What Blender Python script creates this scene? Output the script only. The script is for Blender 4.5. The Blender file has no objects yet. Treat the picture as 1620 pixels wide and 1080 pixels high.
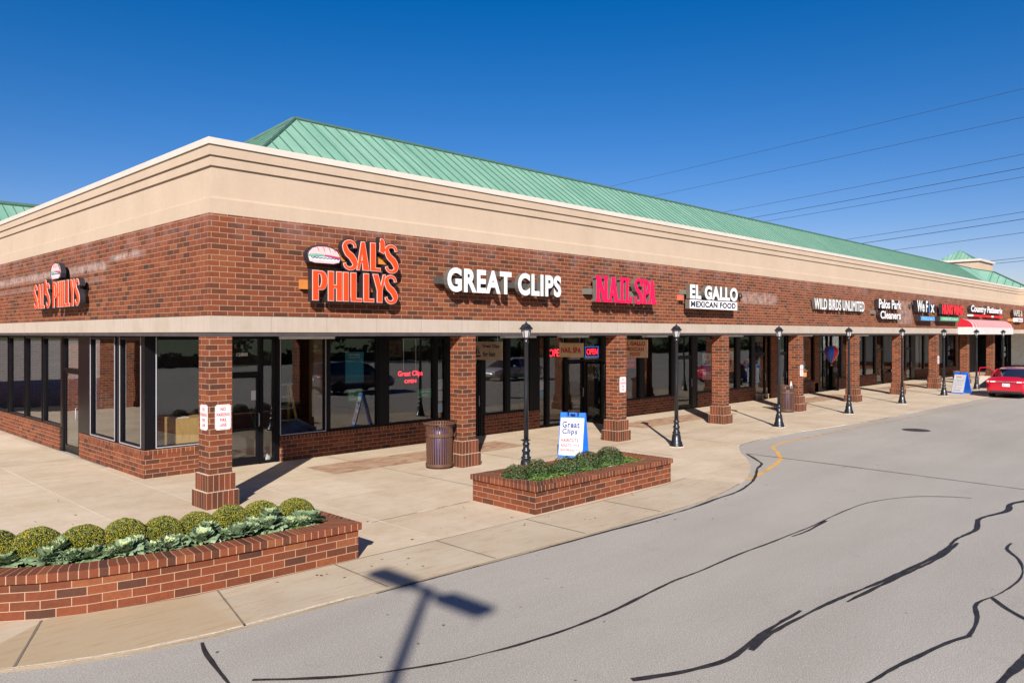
import bpy, bmesh, math, random
from mathutils import Vector, Matrix
R=math.radians; rnd=random.Random(7)
sc=bpy.context.scene; COL=sc.collection
# ------------------------------------------------------------ camera, world, sun, exposure
CAM=Vector((-6.094,-13.575,3.14)); AX=44.38
cam=bpy.data.objects.new('camera',bpy.data.cameras.new('camera')); COL.objects.link(cam)
cam.location=CAM; cam.rotation_euler=(R(90),0,R(AX-90)); cam.data.sensor_width=36; cam.data.lens=36*1221/1620
cam.data.shift_y=-11.8/1620; cam.data.clip_start=.1; cam.data.clip_end=3000; sc.camera=cam
SUN_EL,SUN_AZ=29.7,43.5            # elevation; light travels towards (cos,sin) of SUN_AZ
w=bpy.data.worlds.new('World'); sc.world=w; w.use_nodes=True; nt=w.node_tree; nt.nodes.clear()
sky=nt.nodes.new('ShaderNodeTexSky'); sky.sky_type='NISHITA'; sky.sun_disc=False
sky.sun_elevation=R(SUN_EL)
sx,sy=-math.cos(R(SUN_AZ)),-math.sin(R(SUN_AZ))
sky.sun_rotation=math.atan2(sx,sy); sky.altitude=200; sky.air_density=1.0; sky.dust_density=.25; sky.ozone_density=2.2
hs=nt.nodes.new('ShaderNodeHueSaturation'); hs.inputs['Saturation'].default_value=1.5
bg=nt.nodes.new('ShaderNodeBackground'); bg.inputs['Strength'].default_value=.052
ow=nt.nodes.new('ShaderNodeOutputWorld')
tn=nt.nodes.new('ShaderNodeMixRGB'); tn.blend_type='MULTIPLY'; tn.inputs[0].default_value=1; tn.inputs[2].default_value=(1,.825,1.04,1)
nt.links.new(sky.outputs[0],hs.inputs['Color']); nt.links.new(hs.outputs[0],tn.inputs[1]); nt.links.new(tn.outputs[0],bg.inputs[0]); nt.links.new(bg.outputs[0],ow.inputs[0])
sl=bpy.data.lights.new('sun','SUN'); sl.energy=5.0; sl.angle=R(.5); sl.color=(1,.93,.85)
so=bpy.data.objects.new('sun',sl); COL.objects.link(so)
d=Vector((math.cos(R(SUN_AZ))*math.cos(R(SUN_EL)),math.sin(R(SUN_AZ))*math.cos(R(SUN_EL)),-math.sin(R(SUN_EL))))
so.rotation_euler=d.to_track_quat('-Z','Y').to_euler(); so.location=(-30,-30,40)
sc.view_settings.view_transform='Standard'; sc.view_settings.look='None'; sc.view_settings.gamma=1
sc.view_settings.exposure=.87
sc.cycles.max_bounces=8; sc.cycles.transparent_max_bounces=12
try: sc.cycles.use_denoising=True
except Exception: pass

# ------------------------------------------------------------ materials
class NT:
    def __init__(s,name):
        s.m=bpy.data.materials.new(name); s.m.use_nodes=True; s.t=s.m.node_tree; s.t.nodes.clear()
        s.o=s.n('OutputMaterial'); s.b=s.n('BsdfPrincipled'); s.l(s.b.outputs[0],s.o.inputs[0])
    def n(s,k,**kw):
        x=s.t.nodes.new('ShaderNode'+k)
        for a,v in kw.items():
            if a in x.inputs.keys() if isinstance(a,str) else False: pass
            setattr(x,a,v)
        return x
    def l(s,a,b): s.t.links.new(a,b)
    def v(s,name,val): s.b.inputs[name].default_value=val
    def noise(s,scale,coord=None,detail=4,rough=.55,vec=None):
        x=s.n('TexNoise'); x.inputs['Scale'].default_value=scale; x.inputs['Detail'].default_value=detail; x.inputs['Roughness'].default_value=rough
        if coord is not None: s.l(coord,x.inputs['Vector'])
        return x.outputs['Fac']
    def ramp(s,fac,stops,interp='LINEAR'):
        x=s.n('ValToRGB'); e=x.color_ramp.elements; x.color_ramp.interpolation=interp
        e[0].position=stops[0][0]; e[0].color=c4(stops[0][1]); e[1].position=stops[-1][0]; e[1].color=c4(stops[-1][1])
        for p,c in stops[1:-1]:
            k=e.new(p); k.color=c4(c)
        s.l(fac,x.inputs[0]); return x.outputs[0]
    def mix(s,fac,a,b,mode='MIX'):
        x=s.n('MixRGB'); x.blend_type=mode
        for i,v in enumerate((fac,a,b)):
            if hasattr(v,'is_output') : s.l(v,x.inputs[i])
            elif i==0: x.inputs[0].default_value=v
            else: x.inputs[i].default_value=c4(v)
        return x.outputs[0]
    def math(s,op,a,b=0.,clamp=False):
        x=s.n('Math'); x.operation=op; x.use_clamp=clamp
        for i,v in enumerate((a,b)):
            if hasattr(v,'is_output'): s.l(v,x.inputs[i])
            else: x.inputs[i].default_value=v
        return x.outputs[0]
    def bump(s,h,dist=.01,strength=.5):
        x=s.n('Bump'); x.inputs['Distance'].default_value=dist; x.inputs['Strength'].default_value=strength
        s.l(h,x.inputs['Height']); s.l(x.outputs[0],s.b.inputs['Normal'])
    def geo(s): return s.n('NewGeometry').outputs['Position']
    def uv(s): return s.n('TexCoord').outputs['UV']
def c4(c):
    if isinstance(c,(int,float)): c=(c,c,c)
    return (c[0],c[1],c[2],1)
def simple(name,col,rough=.6,metal=0,var=.12,scale=6,spec=.5,emit=0,bump=0,coat=0):
    s=NT(name); s.v('Roughness',rough); s.v('Metallic',metal); s.v('Specular IOR Level',spec)
    if emit:
        s.v('Base Color',c4(col)); s.v('Emission Color',c4(col)); s.v('Emission Strength',emit); return s.m
    if coat: s.v('Coat Weight',coat); s.v('Coat Roughness',.04)
    p=s.n('TexCoord').outputs['Object']
    n=s.noise(scale,p,5)
    c=s.ramp(n,[(.3,tuple(x*(1-var) for x in c4(col)[:3])),(.7,tuple(min(1,x*(1+var)) for x in c4(col)[:3]))])
    s.l(c,s.b.inputs['Base Color'])
    if bump: s.bump(s.noise(scale*6,p,4),bump,.5)
    return s.m
def brick(name,bw=.3048,rh=.1016,off=.5,mort=.0052,stain=False,dark=0.,mc=(.36,.225,.145),seed=0.):
    s=NT(name); uv=s.uv(); s.v('Roughness',.82); s.v('Specular IOR Level',.3)
    b=s.n('TexBrick'); b.offset=off; b.offset_frequency=2; b.squash=1
    mp=s.n('Mapping'); mp.inputs['Location'].default_value=(seed,0,0); s.l(uv,mp.inputs[0]); s.l(mp.outputs[0],b.inputs['Vector'])
    b.inputs['Scale'].default_value=1; b.inputs['Mortar Size'].default_value=mort; b.inputs['Mortar Smooth'].default_value=.15
    b.inputs['Bias'].default_value=0; b.inputs['Brick Width'].default_value=bw; b.inputs['Row Height'].default_value=rh
    b.inputs['Color1'].default_value=(0,0,0,1); b.inputs['Color2'].default_value=(1,1,1,1); b.inputs['Mortar'].default_value=(.5,.5,.5,1)
    col=s.ramp(b.outputs['Color'],[(0,(.062,.026,.017)),(.09,(.085,.029,.014)),(.22,(.128,.036,.0145)),(.5,(.165,.042,.016)),(.8,(.205,.052,.019)),(.94,(.225,.066,.024)),(1,(.235,.085,.033))])
    pos=s.geo()
    n=s.noise(26,pos,7,.7); col=s.mix(.75,col,s.ramp(n,[(.25,(.45,.45,.45)),(.75,(1.0,1.0,1.0))]),'MULTIPLY')
    n2=s.noise(120,pos,3); col=s.mix(s.ramp(n2,[(.62,0.),(.72,.35)]),col,(.09,.045,.03))
    big=s.noise(.9,pos,3); col=s.mix(s.ramp(big,[(.4,0.),(.7,.22)]),col,(.20,.055,.026))
    if stain:
        sep=s.n('SeparateXYZ'); s.l(pos,sep.inputs[0])
        hz=s.math('SUBTRACT',sep.outputs[2],4.72); hz=s.math('MULTIPLY',hz,1.6,True)
        nn=s.noise(1.3,pos,6,.7); k=s.math('MULTIPLY',hz,s.ramp(nn,[(.44,0.),(.72,.42)]))
        col=s.mix(k,col,(.34,.24,.24))
        # old washed-out streaks left on the masonry
        def band(axis,a,b,z0,z1,amt,fade=.12):
            u=s.math('MULTIPLY',s.math('MULTIPLY',s.math('SUBTRACT',sep.outputs[axis],a),1/.5,True),s.math('MULTIPLY',s.math('SUBTRACT',b,sep.outputs[axis]),1/.5,True))
            v=s.math('MULTIPLY',s.math('MULTIPLY',s.math('SUBTRACT',sep.outputs[2],z0),1/fade,True),s.math('MULTIPLY',s.math('SUBTRACT',z1,sep.outputs[2]),1/fade,True))
            other=s.math('MULTIPLY',s.math('SUBTRACT',.3,sep.outputs[1-axis]),8,True)
            q=s.math('MULTIPLY',s.math('MULTIPLY',u,v),other)
            return s.math('MULTIPLY',q,s.ramp(s.noise(3.2,pos,6,.75),[(.36,0.),(.6,amt)]))
        for a in ((1,2.9,5.2,4.72,4.95,.8),(1,5.0,20.,4.55,4.86,.7),(1,5.2,20.,4.3,4.5,.4),(0,19.3,22.6,4.2,4.72,.55),(0,35.9,38.6,3.6,4.9,.45)):
            col=s.mix(band(*a),col,(.42,.36,.34))
    fac=b.outputs['Fac']
    mcol=s.mix(s.noise(40,pos,3),tuple(x*.8 for x in mc),tuple(x*1.15 for x in mc))
    col=s.mix(fac,col,mcol); s.l(col,s.b.inputs['Base Color'])
    h=s.math('SUBTRACT',s.math('MULTIPLY',s.noise(90,pos,4),.35),fac); s.bump(h,.006,.8)
    return s.m
def glass(name,tint=.42,f0=.08,rough=.0):
    s=NT(name); t=s.n('BsdfTransparent'); t.inputs[0].default_value=c4((tint,tint*.99,tint*.96))
    g=s.n('BsdfGlossy'); g.inputs['Roughness'].default_value=rough; g.inputs[0].default_value=(.93,.95,.95,1)
    lw=s.n('LayerWeight'); lw.inputs['Blend'].default_value=.5; f=s.math('ADD',s.math('MULTIPLY',s.math('POWER',lw.outputs['Facing'],5.),1-f0),f0)
    # slight waviness of real plate glass
    bp=s.n('Bump'); bp.inputs['Strength'].default_value=.12; bp.inputs['Distance'].default_value=.01
    s.l(s.noise(.9,s.geo(),2),bp.inputs['Height']); s.l(bp.outputs[0],g.inputs['Normal'])
    m=s.n('MixShader'); s.l(f,m.inputs[0]); s.l(t.outputs[0],m.inputs[1]); s.l(g.outputs[0],m.inputs[2]); s.l(m.outputs[0],s.o.inputs[0])
    return s.m
M={}
M['brick']=brick('brick_running'); M['fascia']=brick('brick_fascia',stain=True,seed=.11)
M['soldier']=brick('brick_soldier',.1016,.3048,0.,.0052)
M['rowlock']=brick('brick_rowlock',.1016,.3048,0.,.0056,seed=.05)

def paver():
    s=NT('brick_paver'); uv=s.uv(); s.v('Roughness',.85); b=s.n('TexBrick'); s.l(uv,b.inputs['Vector']); b.inputs['Scale'].default_value=1; b.inputs['Brick Width'].default_value=.2032; b.inputs['Row Height'].default_value=.1016; b.inputs['Mortar Size'].default_value=.003
    b.inputs['Color1'].default_value=(0,0,0,1); b.inputs['Color2'].default_value=(1,1,1,1)
    c=s.ramp(b.outputs['Color'],[(0,(.20,.10,.06)),(.5,(.30,.165,.10)),(1,(.38,.24,.15))]); c=s.mix(s.ramp(s.noise(1.2,s.geo(),6,.7),[(.4,0.),(.65,.6)]),c,(.40,.30,.20)); c=s.mix(b.outputs['Fac'],c,(.30,.21,.14)); s.l(c,s.b.inputs['Base Color']); return s.m
M['paver']=paver()

def stucco():
    s=NT('stucco'); pos=s.geo(); s.v('Roughness',.9); s.v('Specular IOR Level',.2)
    n=s.noise(.7,pos,5,.6); c=s.ramp(n,[(.3,(.405,.315,.235)),(.7,(.445,.350,.262))])
    ms=s.n('Mapping'); ms.inputs['Scale'].default_value=(2.2,2.2,.16); s.l(pos,ms.inputs[0]); c=s.mix(.26,c,s.ramp(s.noise(1.6,ms.outputs[0],6,.65),[(.30,(.86,.83,.80)),(.55,(1,1,1))]),'MULTIPLY')
    n2=s.noise(14,pos,4); c=s.mix(.35,c,s.ramp(n2,[(.3,(.88,.88,.88)),(.7,(1,1,1))]),'MULTIPLY')
    s.l(c,s.b.inputs['Base Color']); s.bump(s.noise(160,pos,3),.004,.5); return s.m
M['stucco']=stucco()
M['coping']=simple('coping_metal',(.52,.47,.41),.45,0,.05,2)
def stone():
    s=NT('limestone'); pos=s.geo(); uv=s.uv(); s.v('Roughness',.85)
    n=s.noise(1.1,pos,6,.65); c=s.ramp(n,[(.25,(.32,.27,.205)),(.5,(.375,.315,.26)),(.75,(.40,.33,.29))])
    st=s.n('Mapping'); st.inputs['Scale'].default_value=(9,9,.7); s.l(pos,st.inputs[0])
    c=s.mix(.45,c,s.ramp(s.noise(1.3,st.outputs[0],5,.6),[(.3,(.80,.77,.72)),(.65,(1,1,1))]),'MULTIPLY')
    b=s.n('TexBrick'); s.l(uv,b.inputs['Vector']); b.offset=0; b.inputs['Scale'].default_value=1; b.inputs['Mortar Size'].default_value=.010
    b.inputs['Brick Width'].default_value=1.22; b.inputs['Row Height'].default_value=40; b.inputs['Mortar Smooth'].default_value=0
    c=s.mix(s.math('MULTIPLY',b.outputs['Fac'],.6),c,(.25,.2,.16)); s.l(c,s.b.inputs['Base Color'])
    s.bump(s.noise(60,pos,4),.004,.4); return s.m
M['stone']=stone()
def concrete():
    s=NT('concrete_walk'); pos=s.geo(); s.v('Roughness',.88); s.v('Specular IOR Level',.3)
    sep=s.n('SeparateXYZ'); s.l(pos,sep.inputs[0])
    # slab-to-slab tone: white noise on slab index
    fx=s.math('FLOOR',s.math('DIVIDE',s.math('ADD',sep.outputs[0],1.53),1.56)); fy=s.math('FLOOR',s.math('DIVIDE',s.math('ADD',sep.outputs[1],4.5),3.7))
    cmb=s.n('CombineXYZ'); s.l(fx,cmb.inputs[0]); s.l(fy,cmb.inputs[1]); wn=s.n('TexWhiteNoise'); s.l(cmb.outputs[0],wn.inputs['Vector'])
    c=s.ramp(wn.outputs['Value'],[(0,(.49,.40,.30)),(.5,(.52,.43,.325)),(1,(.55,.46,.35))])
    n=s.noise(.55,pos,6,.6); c=s.mix(.8,c,s.ramp(n,[(.3,(.80,.76,.68)),(.6,(1,1,1))]),'MULTIPLY')
    ms=s.n('Mapping'); ms.inputs['Rotation'].default_value=(0,0,R(-45)); ms.inputs['Scale'].default_value=(.5,2.4,1); s.l(pos,ms.inputs[0])
    n=s.noise(1.2,ms.outputs[0],8,.7); c=s.mix(.28,c,s.ramp(n,[(.36,(.78,.70,.60)),(.56,(1,1,1))]),'MULTIPLY')
    n=s.noise(3.5,pos,8,.75); c=s.mix(.55,c,s.ramp(n,[(.35,(.86,.82,.75)),(.55,(1,1,1))]),'MULTIPLY')
    rs=s.noise(1.6,pos,6,.8); c=s.mix(s.ramp(rs,[(.66,0.),(.78,.55)]),c,(.36,.20,.10))
    g=s.noise(170,pos,2); c=s.mix(.6,c,s.ramp(g,[(.3,(.78,.78,.78)),(.7,(1.08,1.08,1.08))]),'MULTIPLY')
    sp=s.n('TexVoronoi'); sp.inputs['Scale'].default_value=2.2; s.l(pos,sp.inputs['Vector']); c=s.mix(s.ramp(sp.outputs['Distance'],[(.02,.7),(.045,0.)]),c,(.12,.09,.07))
    s.l(c,s.b.inputs['Base Color']); s.bump(g,.004,.35); return s.m
M['conc']=concrete()
def gutter():
    s=NT('concrete_gutter'); pos=s.geo(); s.v('Roughness',.85); s.v('Specular IOR Level',.3)
    n=s.noise(.8,pos,6,.65); c=s.ramp(n,[(.3,(.37,.30,.215)),(.5,(.42,.35,.255)),(.7,(.45,.385,.29))])
    sep=s.n('SeparateXYZ'); s.l(pos,sep.inputs[0])
    k=s.math('MULTIPLY',s.math('SUBTRACT',-1.9,sep.outputs[0]),3,True)
    c=s.mix(s.math('MULTIPLY',k,.55),c,(.36,.25,.13))
    ms=s.n('Mapping'); ms.inputs['Scale'].default_value=(1.2,9,1); s.l(pos,ms.inputs[0])
    rs=s.noise(1.3,ms.outputs[0],6,.75); c=s.mix(s.ramp(rs,[(.52,0.),(.68,.6)]),c,(.33,.18,.08))
    g=s.noise(150,pos,2); c=s.mix(.6,c,s.ramp(g,[(.3,(.8,.8,.8)),(.7,(1.06,1.06,1.06))]),'MULTIPLY')
    s.l(c,s.b.inputs['Base Color']); s.bump(g,.003,.3); return s.m
M['gutter']=gutter()
def asphalt():
    s=NT('asphalt'); pos=s.geo(); s.v('Roughness',.82); s.v('Specular IOR Level',.35)
    n=s.noise(.16,pos,5,.55); c=s.ramp(n,[(.3,(.305,.282,.250)),(.7,(.355,.330,.294))])
    ms=s.n('Mapping'); ms.inputs['Scale'].default_value=(.25,1.5,1); s.l(pos,ms.inputs[0])
    n=s.noise(.8,ms.outputs[0],6,.6); c=s.mix(.5,c,s.ramp(n,[(.35,(.86,.85,.84)),(.6,(1,1,1))]),'MULTIPLY')
    g=s.noise(75,pos,3,.8); c=s.mix(.9,c,s.ramp(g,[(.34,(.42,.41,.40)),(.5,(.98,.98,.98)),(.66,(1.45,1.42,1.36))]),'MULTIPLY')
    sp=s.n('TexVoronoi'); sp.inputs['Scale'].default_value=1.3; s.l(pos,sp.inputs['Vector']); c=s.mix(s.ramp(sp.outputs['Distance'],[(.012,.85),(.03,0.)]),c,(.035,.03,.03))
    st=s.noise(.9,pos,7,.75); c=s.mix(s.ramp(st,[(.60,0.),(.74,.35)]),c,(.15,.135,.12))
    v2=s.n('TexVoronoi'); v2.inputs['Scale'].default_value=26; s.l(pos,v2.inputs['Vector']); c=s.mix(s.ramp(v2.outputs['Distance'],[(.10,.55),(.22,0.)]),c,(.52,.48,.43))
    s.l(c,s.b.inputs['Base Color']); s.bump(g,.006,.5); return s.m
M['asph']=asphalt()
M['tar']=simple('crack_sealer',(.022,.020,.021),.62,0,.6,14,.3,bump=.01)
def paint():
    s=NT('kerb_paint'); pos=s.geo(); s.v('Roughness',.75)
    sep=s.n('SeparateXYZ'); s.l(pos,sep.inputs[0]); far=s.math('MULTIPLY',s.math('SUBTRACT',sep.outputs[0],13.5),.1,True)
    n=s.noise(2.2,pos,7,.8); th=s.math('ADD',n,s.math('MULTIPLY',far,-.12)); k=s.ramp(th,[(.36,0.),(.50,.9)])
    c=s.mix(k,(.22,.19,.155),(.60,.33,.065)); c=s.mix(s.math('MULTIPLY',far,.4),c,(.40,.28,.15))
    s.l(c,s.b.inputs['Base Color']); return s.m
M['yellow']=paint()
def patina(name,a,b2):
    s=NT(name); s.v('Roughness',.6); s.v('Specular IOR Level',.3); pos=s.geo()
    wn=s.n('TexWhiteNoise'); uv=s.uv(); sep=s.n('SeparateXYZ'); s.l(uv,sep.inputs[0])
    fl=s.math('FLOOR',s.math('DIVIDE',sep.outputs[0],.4064)); wn.noise_dimensions='1D'; s.l(fl,wn.inputs['W'])
    c=s.ramp(wn.outputs['Value'],[(0,a),(1,b2)])
    c=s.mix(.5,c,s.ramp(s.noise(1.1,pos,6,.7),[(.3,(.66,.70,.68)),(.65,(1,1,1))]),'MULTIPLY')
    s.l(c,s.b.inputs['Base Color']); return s.m
M['green']=patina('green_metal_roof',(.150,.305,.228),(.20,.36,.275))
M['green_seam']=simple('green_seam',(.055,.13,.095),.6); M['roof_trim']=simple('roof_trim',(.055,.11,.085),.55)
M['frame']=simple('bronze_frame',(.0055,.005,.0065),.3,0,.1,3,.15); M['silver']=simple('silver_trim',(.36,.36,.41),.4,.2,.05,3)
M['steel']=simple('painted_steel',(.055,.045,.045),.55,0,.2,4)
M['glass']=glass('window_glass',.76,.15); M['glass_far']=glass('window_glass_far',.35,.10); M['glass_side']=glass('window_glass_side',.62,.30)
M['carglass']=simple('car_glass',(.012,.013,.02),.04,0,.05,2,.8)
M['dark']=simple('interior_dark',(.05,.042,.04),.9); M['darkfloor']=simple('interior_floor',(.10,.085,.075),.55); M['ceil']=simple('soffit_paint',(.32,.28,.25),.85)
M['maroon']=simple('maroon_wall',(.12,.015,.025),.7); M['tanwall']=simple('tan_wall',(.33,.22,.12),.8)
M['black']=simple('black_iron',(.012,.014,.019),.34,.2,.25,8,.6); M['frost']=simple('lamp_glass',(.33,.32,.32),.35,0,.05,3)
M['white']=simple('white_paint',(.62,.62,.62),.45,0,.04,3); M['wpanel']=simple('white_panel',(.74,.73,.74),.5)
M['paper']=simple('paper_white',(.55,.57,.60),.7); M['ink']=simple('ink_dark',(.02,.02,.035),.6)
M['navy']=simple('ink_navy',(.012,.02,.16),.6); M['redink']=simple('ink_red',(.42,.012,.03),.6)
M['can_grey']=simple('letter_return_grey',(.13,.115,.10),.5,.3); M['can_dark']=simple('letter_return_dark',(.018,.014,.018),.5)
M['orange']=simple('letter_orange',(.78,.052,.006),.4,0,.03,2); M['pinkred']=simple('letter_pink_red',(.70,.003,.065),.38,0,.03,2)
M['outline']=simple('letter_outline',(.62,.38,.32),.45,0,.03,2); M['letterred']=simple('letter_red',(.75,.005,.02),.4,0,.03,2)
M['blueface']=simple('letter_blue',(.04,.22,.50),.4); M['greenface']=simple('letter_green',(.02,.22,.10),.45); M['palegreen']=simple('letter_pale_green',(.35,.60,.48),.45)
M['paleblue']=simple('letter_pale_blue',(.22,.50,.70),.45)
M['raceway']=simple('raceway_tan',(.30,.20,.10),.6); M['raceorange']=simple('raceway_orange',(.45,.16,.03),.6); M['racegrey']=simple('raceway_grey',(.13,.125,.105),.55); M['racedark']=simple('raceway_dark',(.055,.05,.045),.55); M['salmon']=simple('box_salmon',(.42,.11,.07),.6)
M['wood']=simple('sign_wood',(.62,.43,.25),.65,0,.2,3); M['wooddark']=simple('sign_wood_weathered',(.34,.25,.17),.7,0,.2,3)
M['bun']=simple('bun_pink',(.80,.42,.42),.5,0,.06,5); M['lettuce']=simple('lettuce_green',(.16,.38,.30),.5); M['meat']=simple('filling_red',(.45,.03,.10),.5)
M['blueplastic']=simple('blue_plastic',(.008,.12,.62),.38,0,.06,5); M['brownmetal']=simple('brown_metal',(.095,.046,.030),.45,.1,.1,6); M['liner']=simple('bin_liner',(.025,.025,.115),.4,0,.3,10)
M['neon']=simple('neon_red',(1,.03,.06),emit=1.6); M['neong']=simple('neon_green',(.03,.8,.12),emit=.9); M['neonb']=simple('neon_blue',(.03,.22,.9),emit=.6)
M['teal']=simple('poster_teal',(.015,.22,.34),.5,0,.2,2); M['boardwhite']=simple('board_white',(.47,.47,.48),.5); M['postergreen']=simple('poster_green',(.01,.28,.12),.5); M['yellowladder']=simple('ladder_yellow',(.85,.66,.04),.5)
M['tarp']=simple('blue_tarp',(.22,.40,.72),.5,0,.3,4); M['alu']=simple('aluminium',(.45,.47,.5),.35,.8)
def woodgrain():
    s=NT('oak_veneer'); p=s.n('TexCoord').outputs['Object']; m=s.n('Mapping'); m.inputs['Scale'].default_value=(14,14,1.6); s.l(p,m.inputs[0])
    s.l(s.ramp(s.noise(2,m.outputs[0],6,.7),[(.3,(.42,.27,.10)),(.7,(.60,.42,.18))]),s.b.inputs['Base Color']); s.v('Roughness',.5); return s.m
M['oak']=woodgrain()
M['leafd']=simple('leaf_dark_green',(.020,.043,.010),.6,0,.4,30); M['leafm']=simple('leaf_green',(.050,.095,.016),.6,0,.4,30)
M['mumy']=simple('mum_yellow_bud',(.27,.215,.007),.6,0,.35,40); M['mumg']=simple('mum_green_bud',(.13,.15,.012),.6,0,.35,40)
M['redbud']=simple('reddish_bud',(.12,.050,.022),.6,0,.4,40)
M['groundleaf']=simple('light_green_leaf',(.115,.185,.035),.55,0,.4,30); M['petal']=simple('yellow_petal',(.72,.5,.04),.5)
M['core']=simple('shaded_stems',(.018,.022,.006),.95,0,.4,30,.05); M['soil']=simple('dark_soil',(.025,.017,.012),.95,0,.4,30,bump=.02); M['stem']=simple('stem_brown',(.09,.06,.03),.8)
def kale():
    s=NT('kale_leaf'); uv=s.uv(); sep=s.n('SeparateXYZ'); s.l(uv,sep.inputs[0]); pos=s.n('TexCoord').outputs['Object']
    c=s.ramp(s.noise(14,pos,5),[(.3,(.105,.16,.08)),(.7,(.23,.31,.17))])
    rib=s.math('ABSOLUTE',s.math('SUBTRACT',sep.outputs[1],.5)); c=s.mix(s.ramp(rib,[(.02,.5),(.06,0.)]),c,(.27,.35,.24))
    c=s.mix(s.ramp(sep.outputs[0],[(0.,.9),(.10,.5),(.2,0.)]),c,(.58,.60,.25)); s.l(c,s.b.inputs['Base Color']); s.v('Roughness',.5)
    s.bump(s.noise(45,pos,4),.01,.5); return s.m
M['kale']=kale()
M['carred']=simple('car_paint_red',(.46,.003,.022),.28,.25,.03,1,.6,coat=1); M['cargrey']=simple('car_paint_grey',(.13,.14,.165),.25,.3,.03,1,.6,coat=1); M['carwhite']=simple('car_paint_silver',(.55,.56,.57),.25,.2,.03,1,.6,coat=1)
M['rubber']=simple('tyre_rubber',(.015,.015,.016),.8); M['rim']=simple('wheel_rim',(.4,.4,.42),.3,.8); M['lightred']=simple('tail_lens_red',(.45,.01,.02),.15); M['lens']=simple('clear_lens',(.75,.72,.72),.1,.3)
M['chrome']=simple('chrome',(.7,.7,.72),.12,1); M['trim']=simple('car_trim_beige',(.32,.29,.24),.6)
M['grass']=simple('grass_ground',(.07,.095,.03),.9,0,.3,2); M['bark']=simple('tree_bark',(.09,.065,.045),.9,0,.3,8,bump=.03); M['crown']=simple('tree_leaves',(.05,.065,.018),.7,0,.5,5)
M['roofdeck']=simple('flat_roof',(.25,.24,.22),.9); M['awred']=simple('awning_red',(.42,.003,.015),.6); M['awwhite']=simple('awning_white',(.50,.48,.47),.6)
M['barrelwood']=simple('barrel_wood',(.13,.06,.03),.7); M['siding']=simple('white_siding',(.58,.60,.56),.6); M['wire']=simple('cable_metal',(.035,.04,.07),.6)
M['shirt']=simple('blue_fabric',(.03,.10,.40),.8); M['blind']=simple('white_blind',(.50,.56,.55),.6); M['pinkpaper']=simple('pink_paper',(.55,.25,.32),.6)
M['purple']=simple('purple_strip',(.14,.05,.30),.6); M['birdbox']=simple('orange_cedar',(.50,.22,.07),.7); M['caulk']=simple('joint_filler',(.55,.48,.38),.8); M['lip']=simple('worn_kerb_lip',(.52,.44,.34),.9,0,.3,30); M['joint']=simple('joint_dark',(.16,.125,.09),.9)
M['steelcover']=simple('iron_cover',(.05,.038,.035),.6,.3); M['polegrey']=simple('pole_bronze',(.05,.04,.035),.5,.3)

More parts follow.
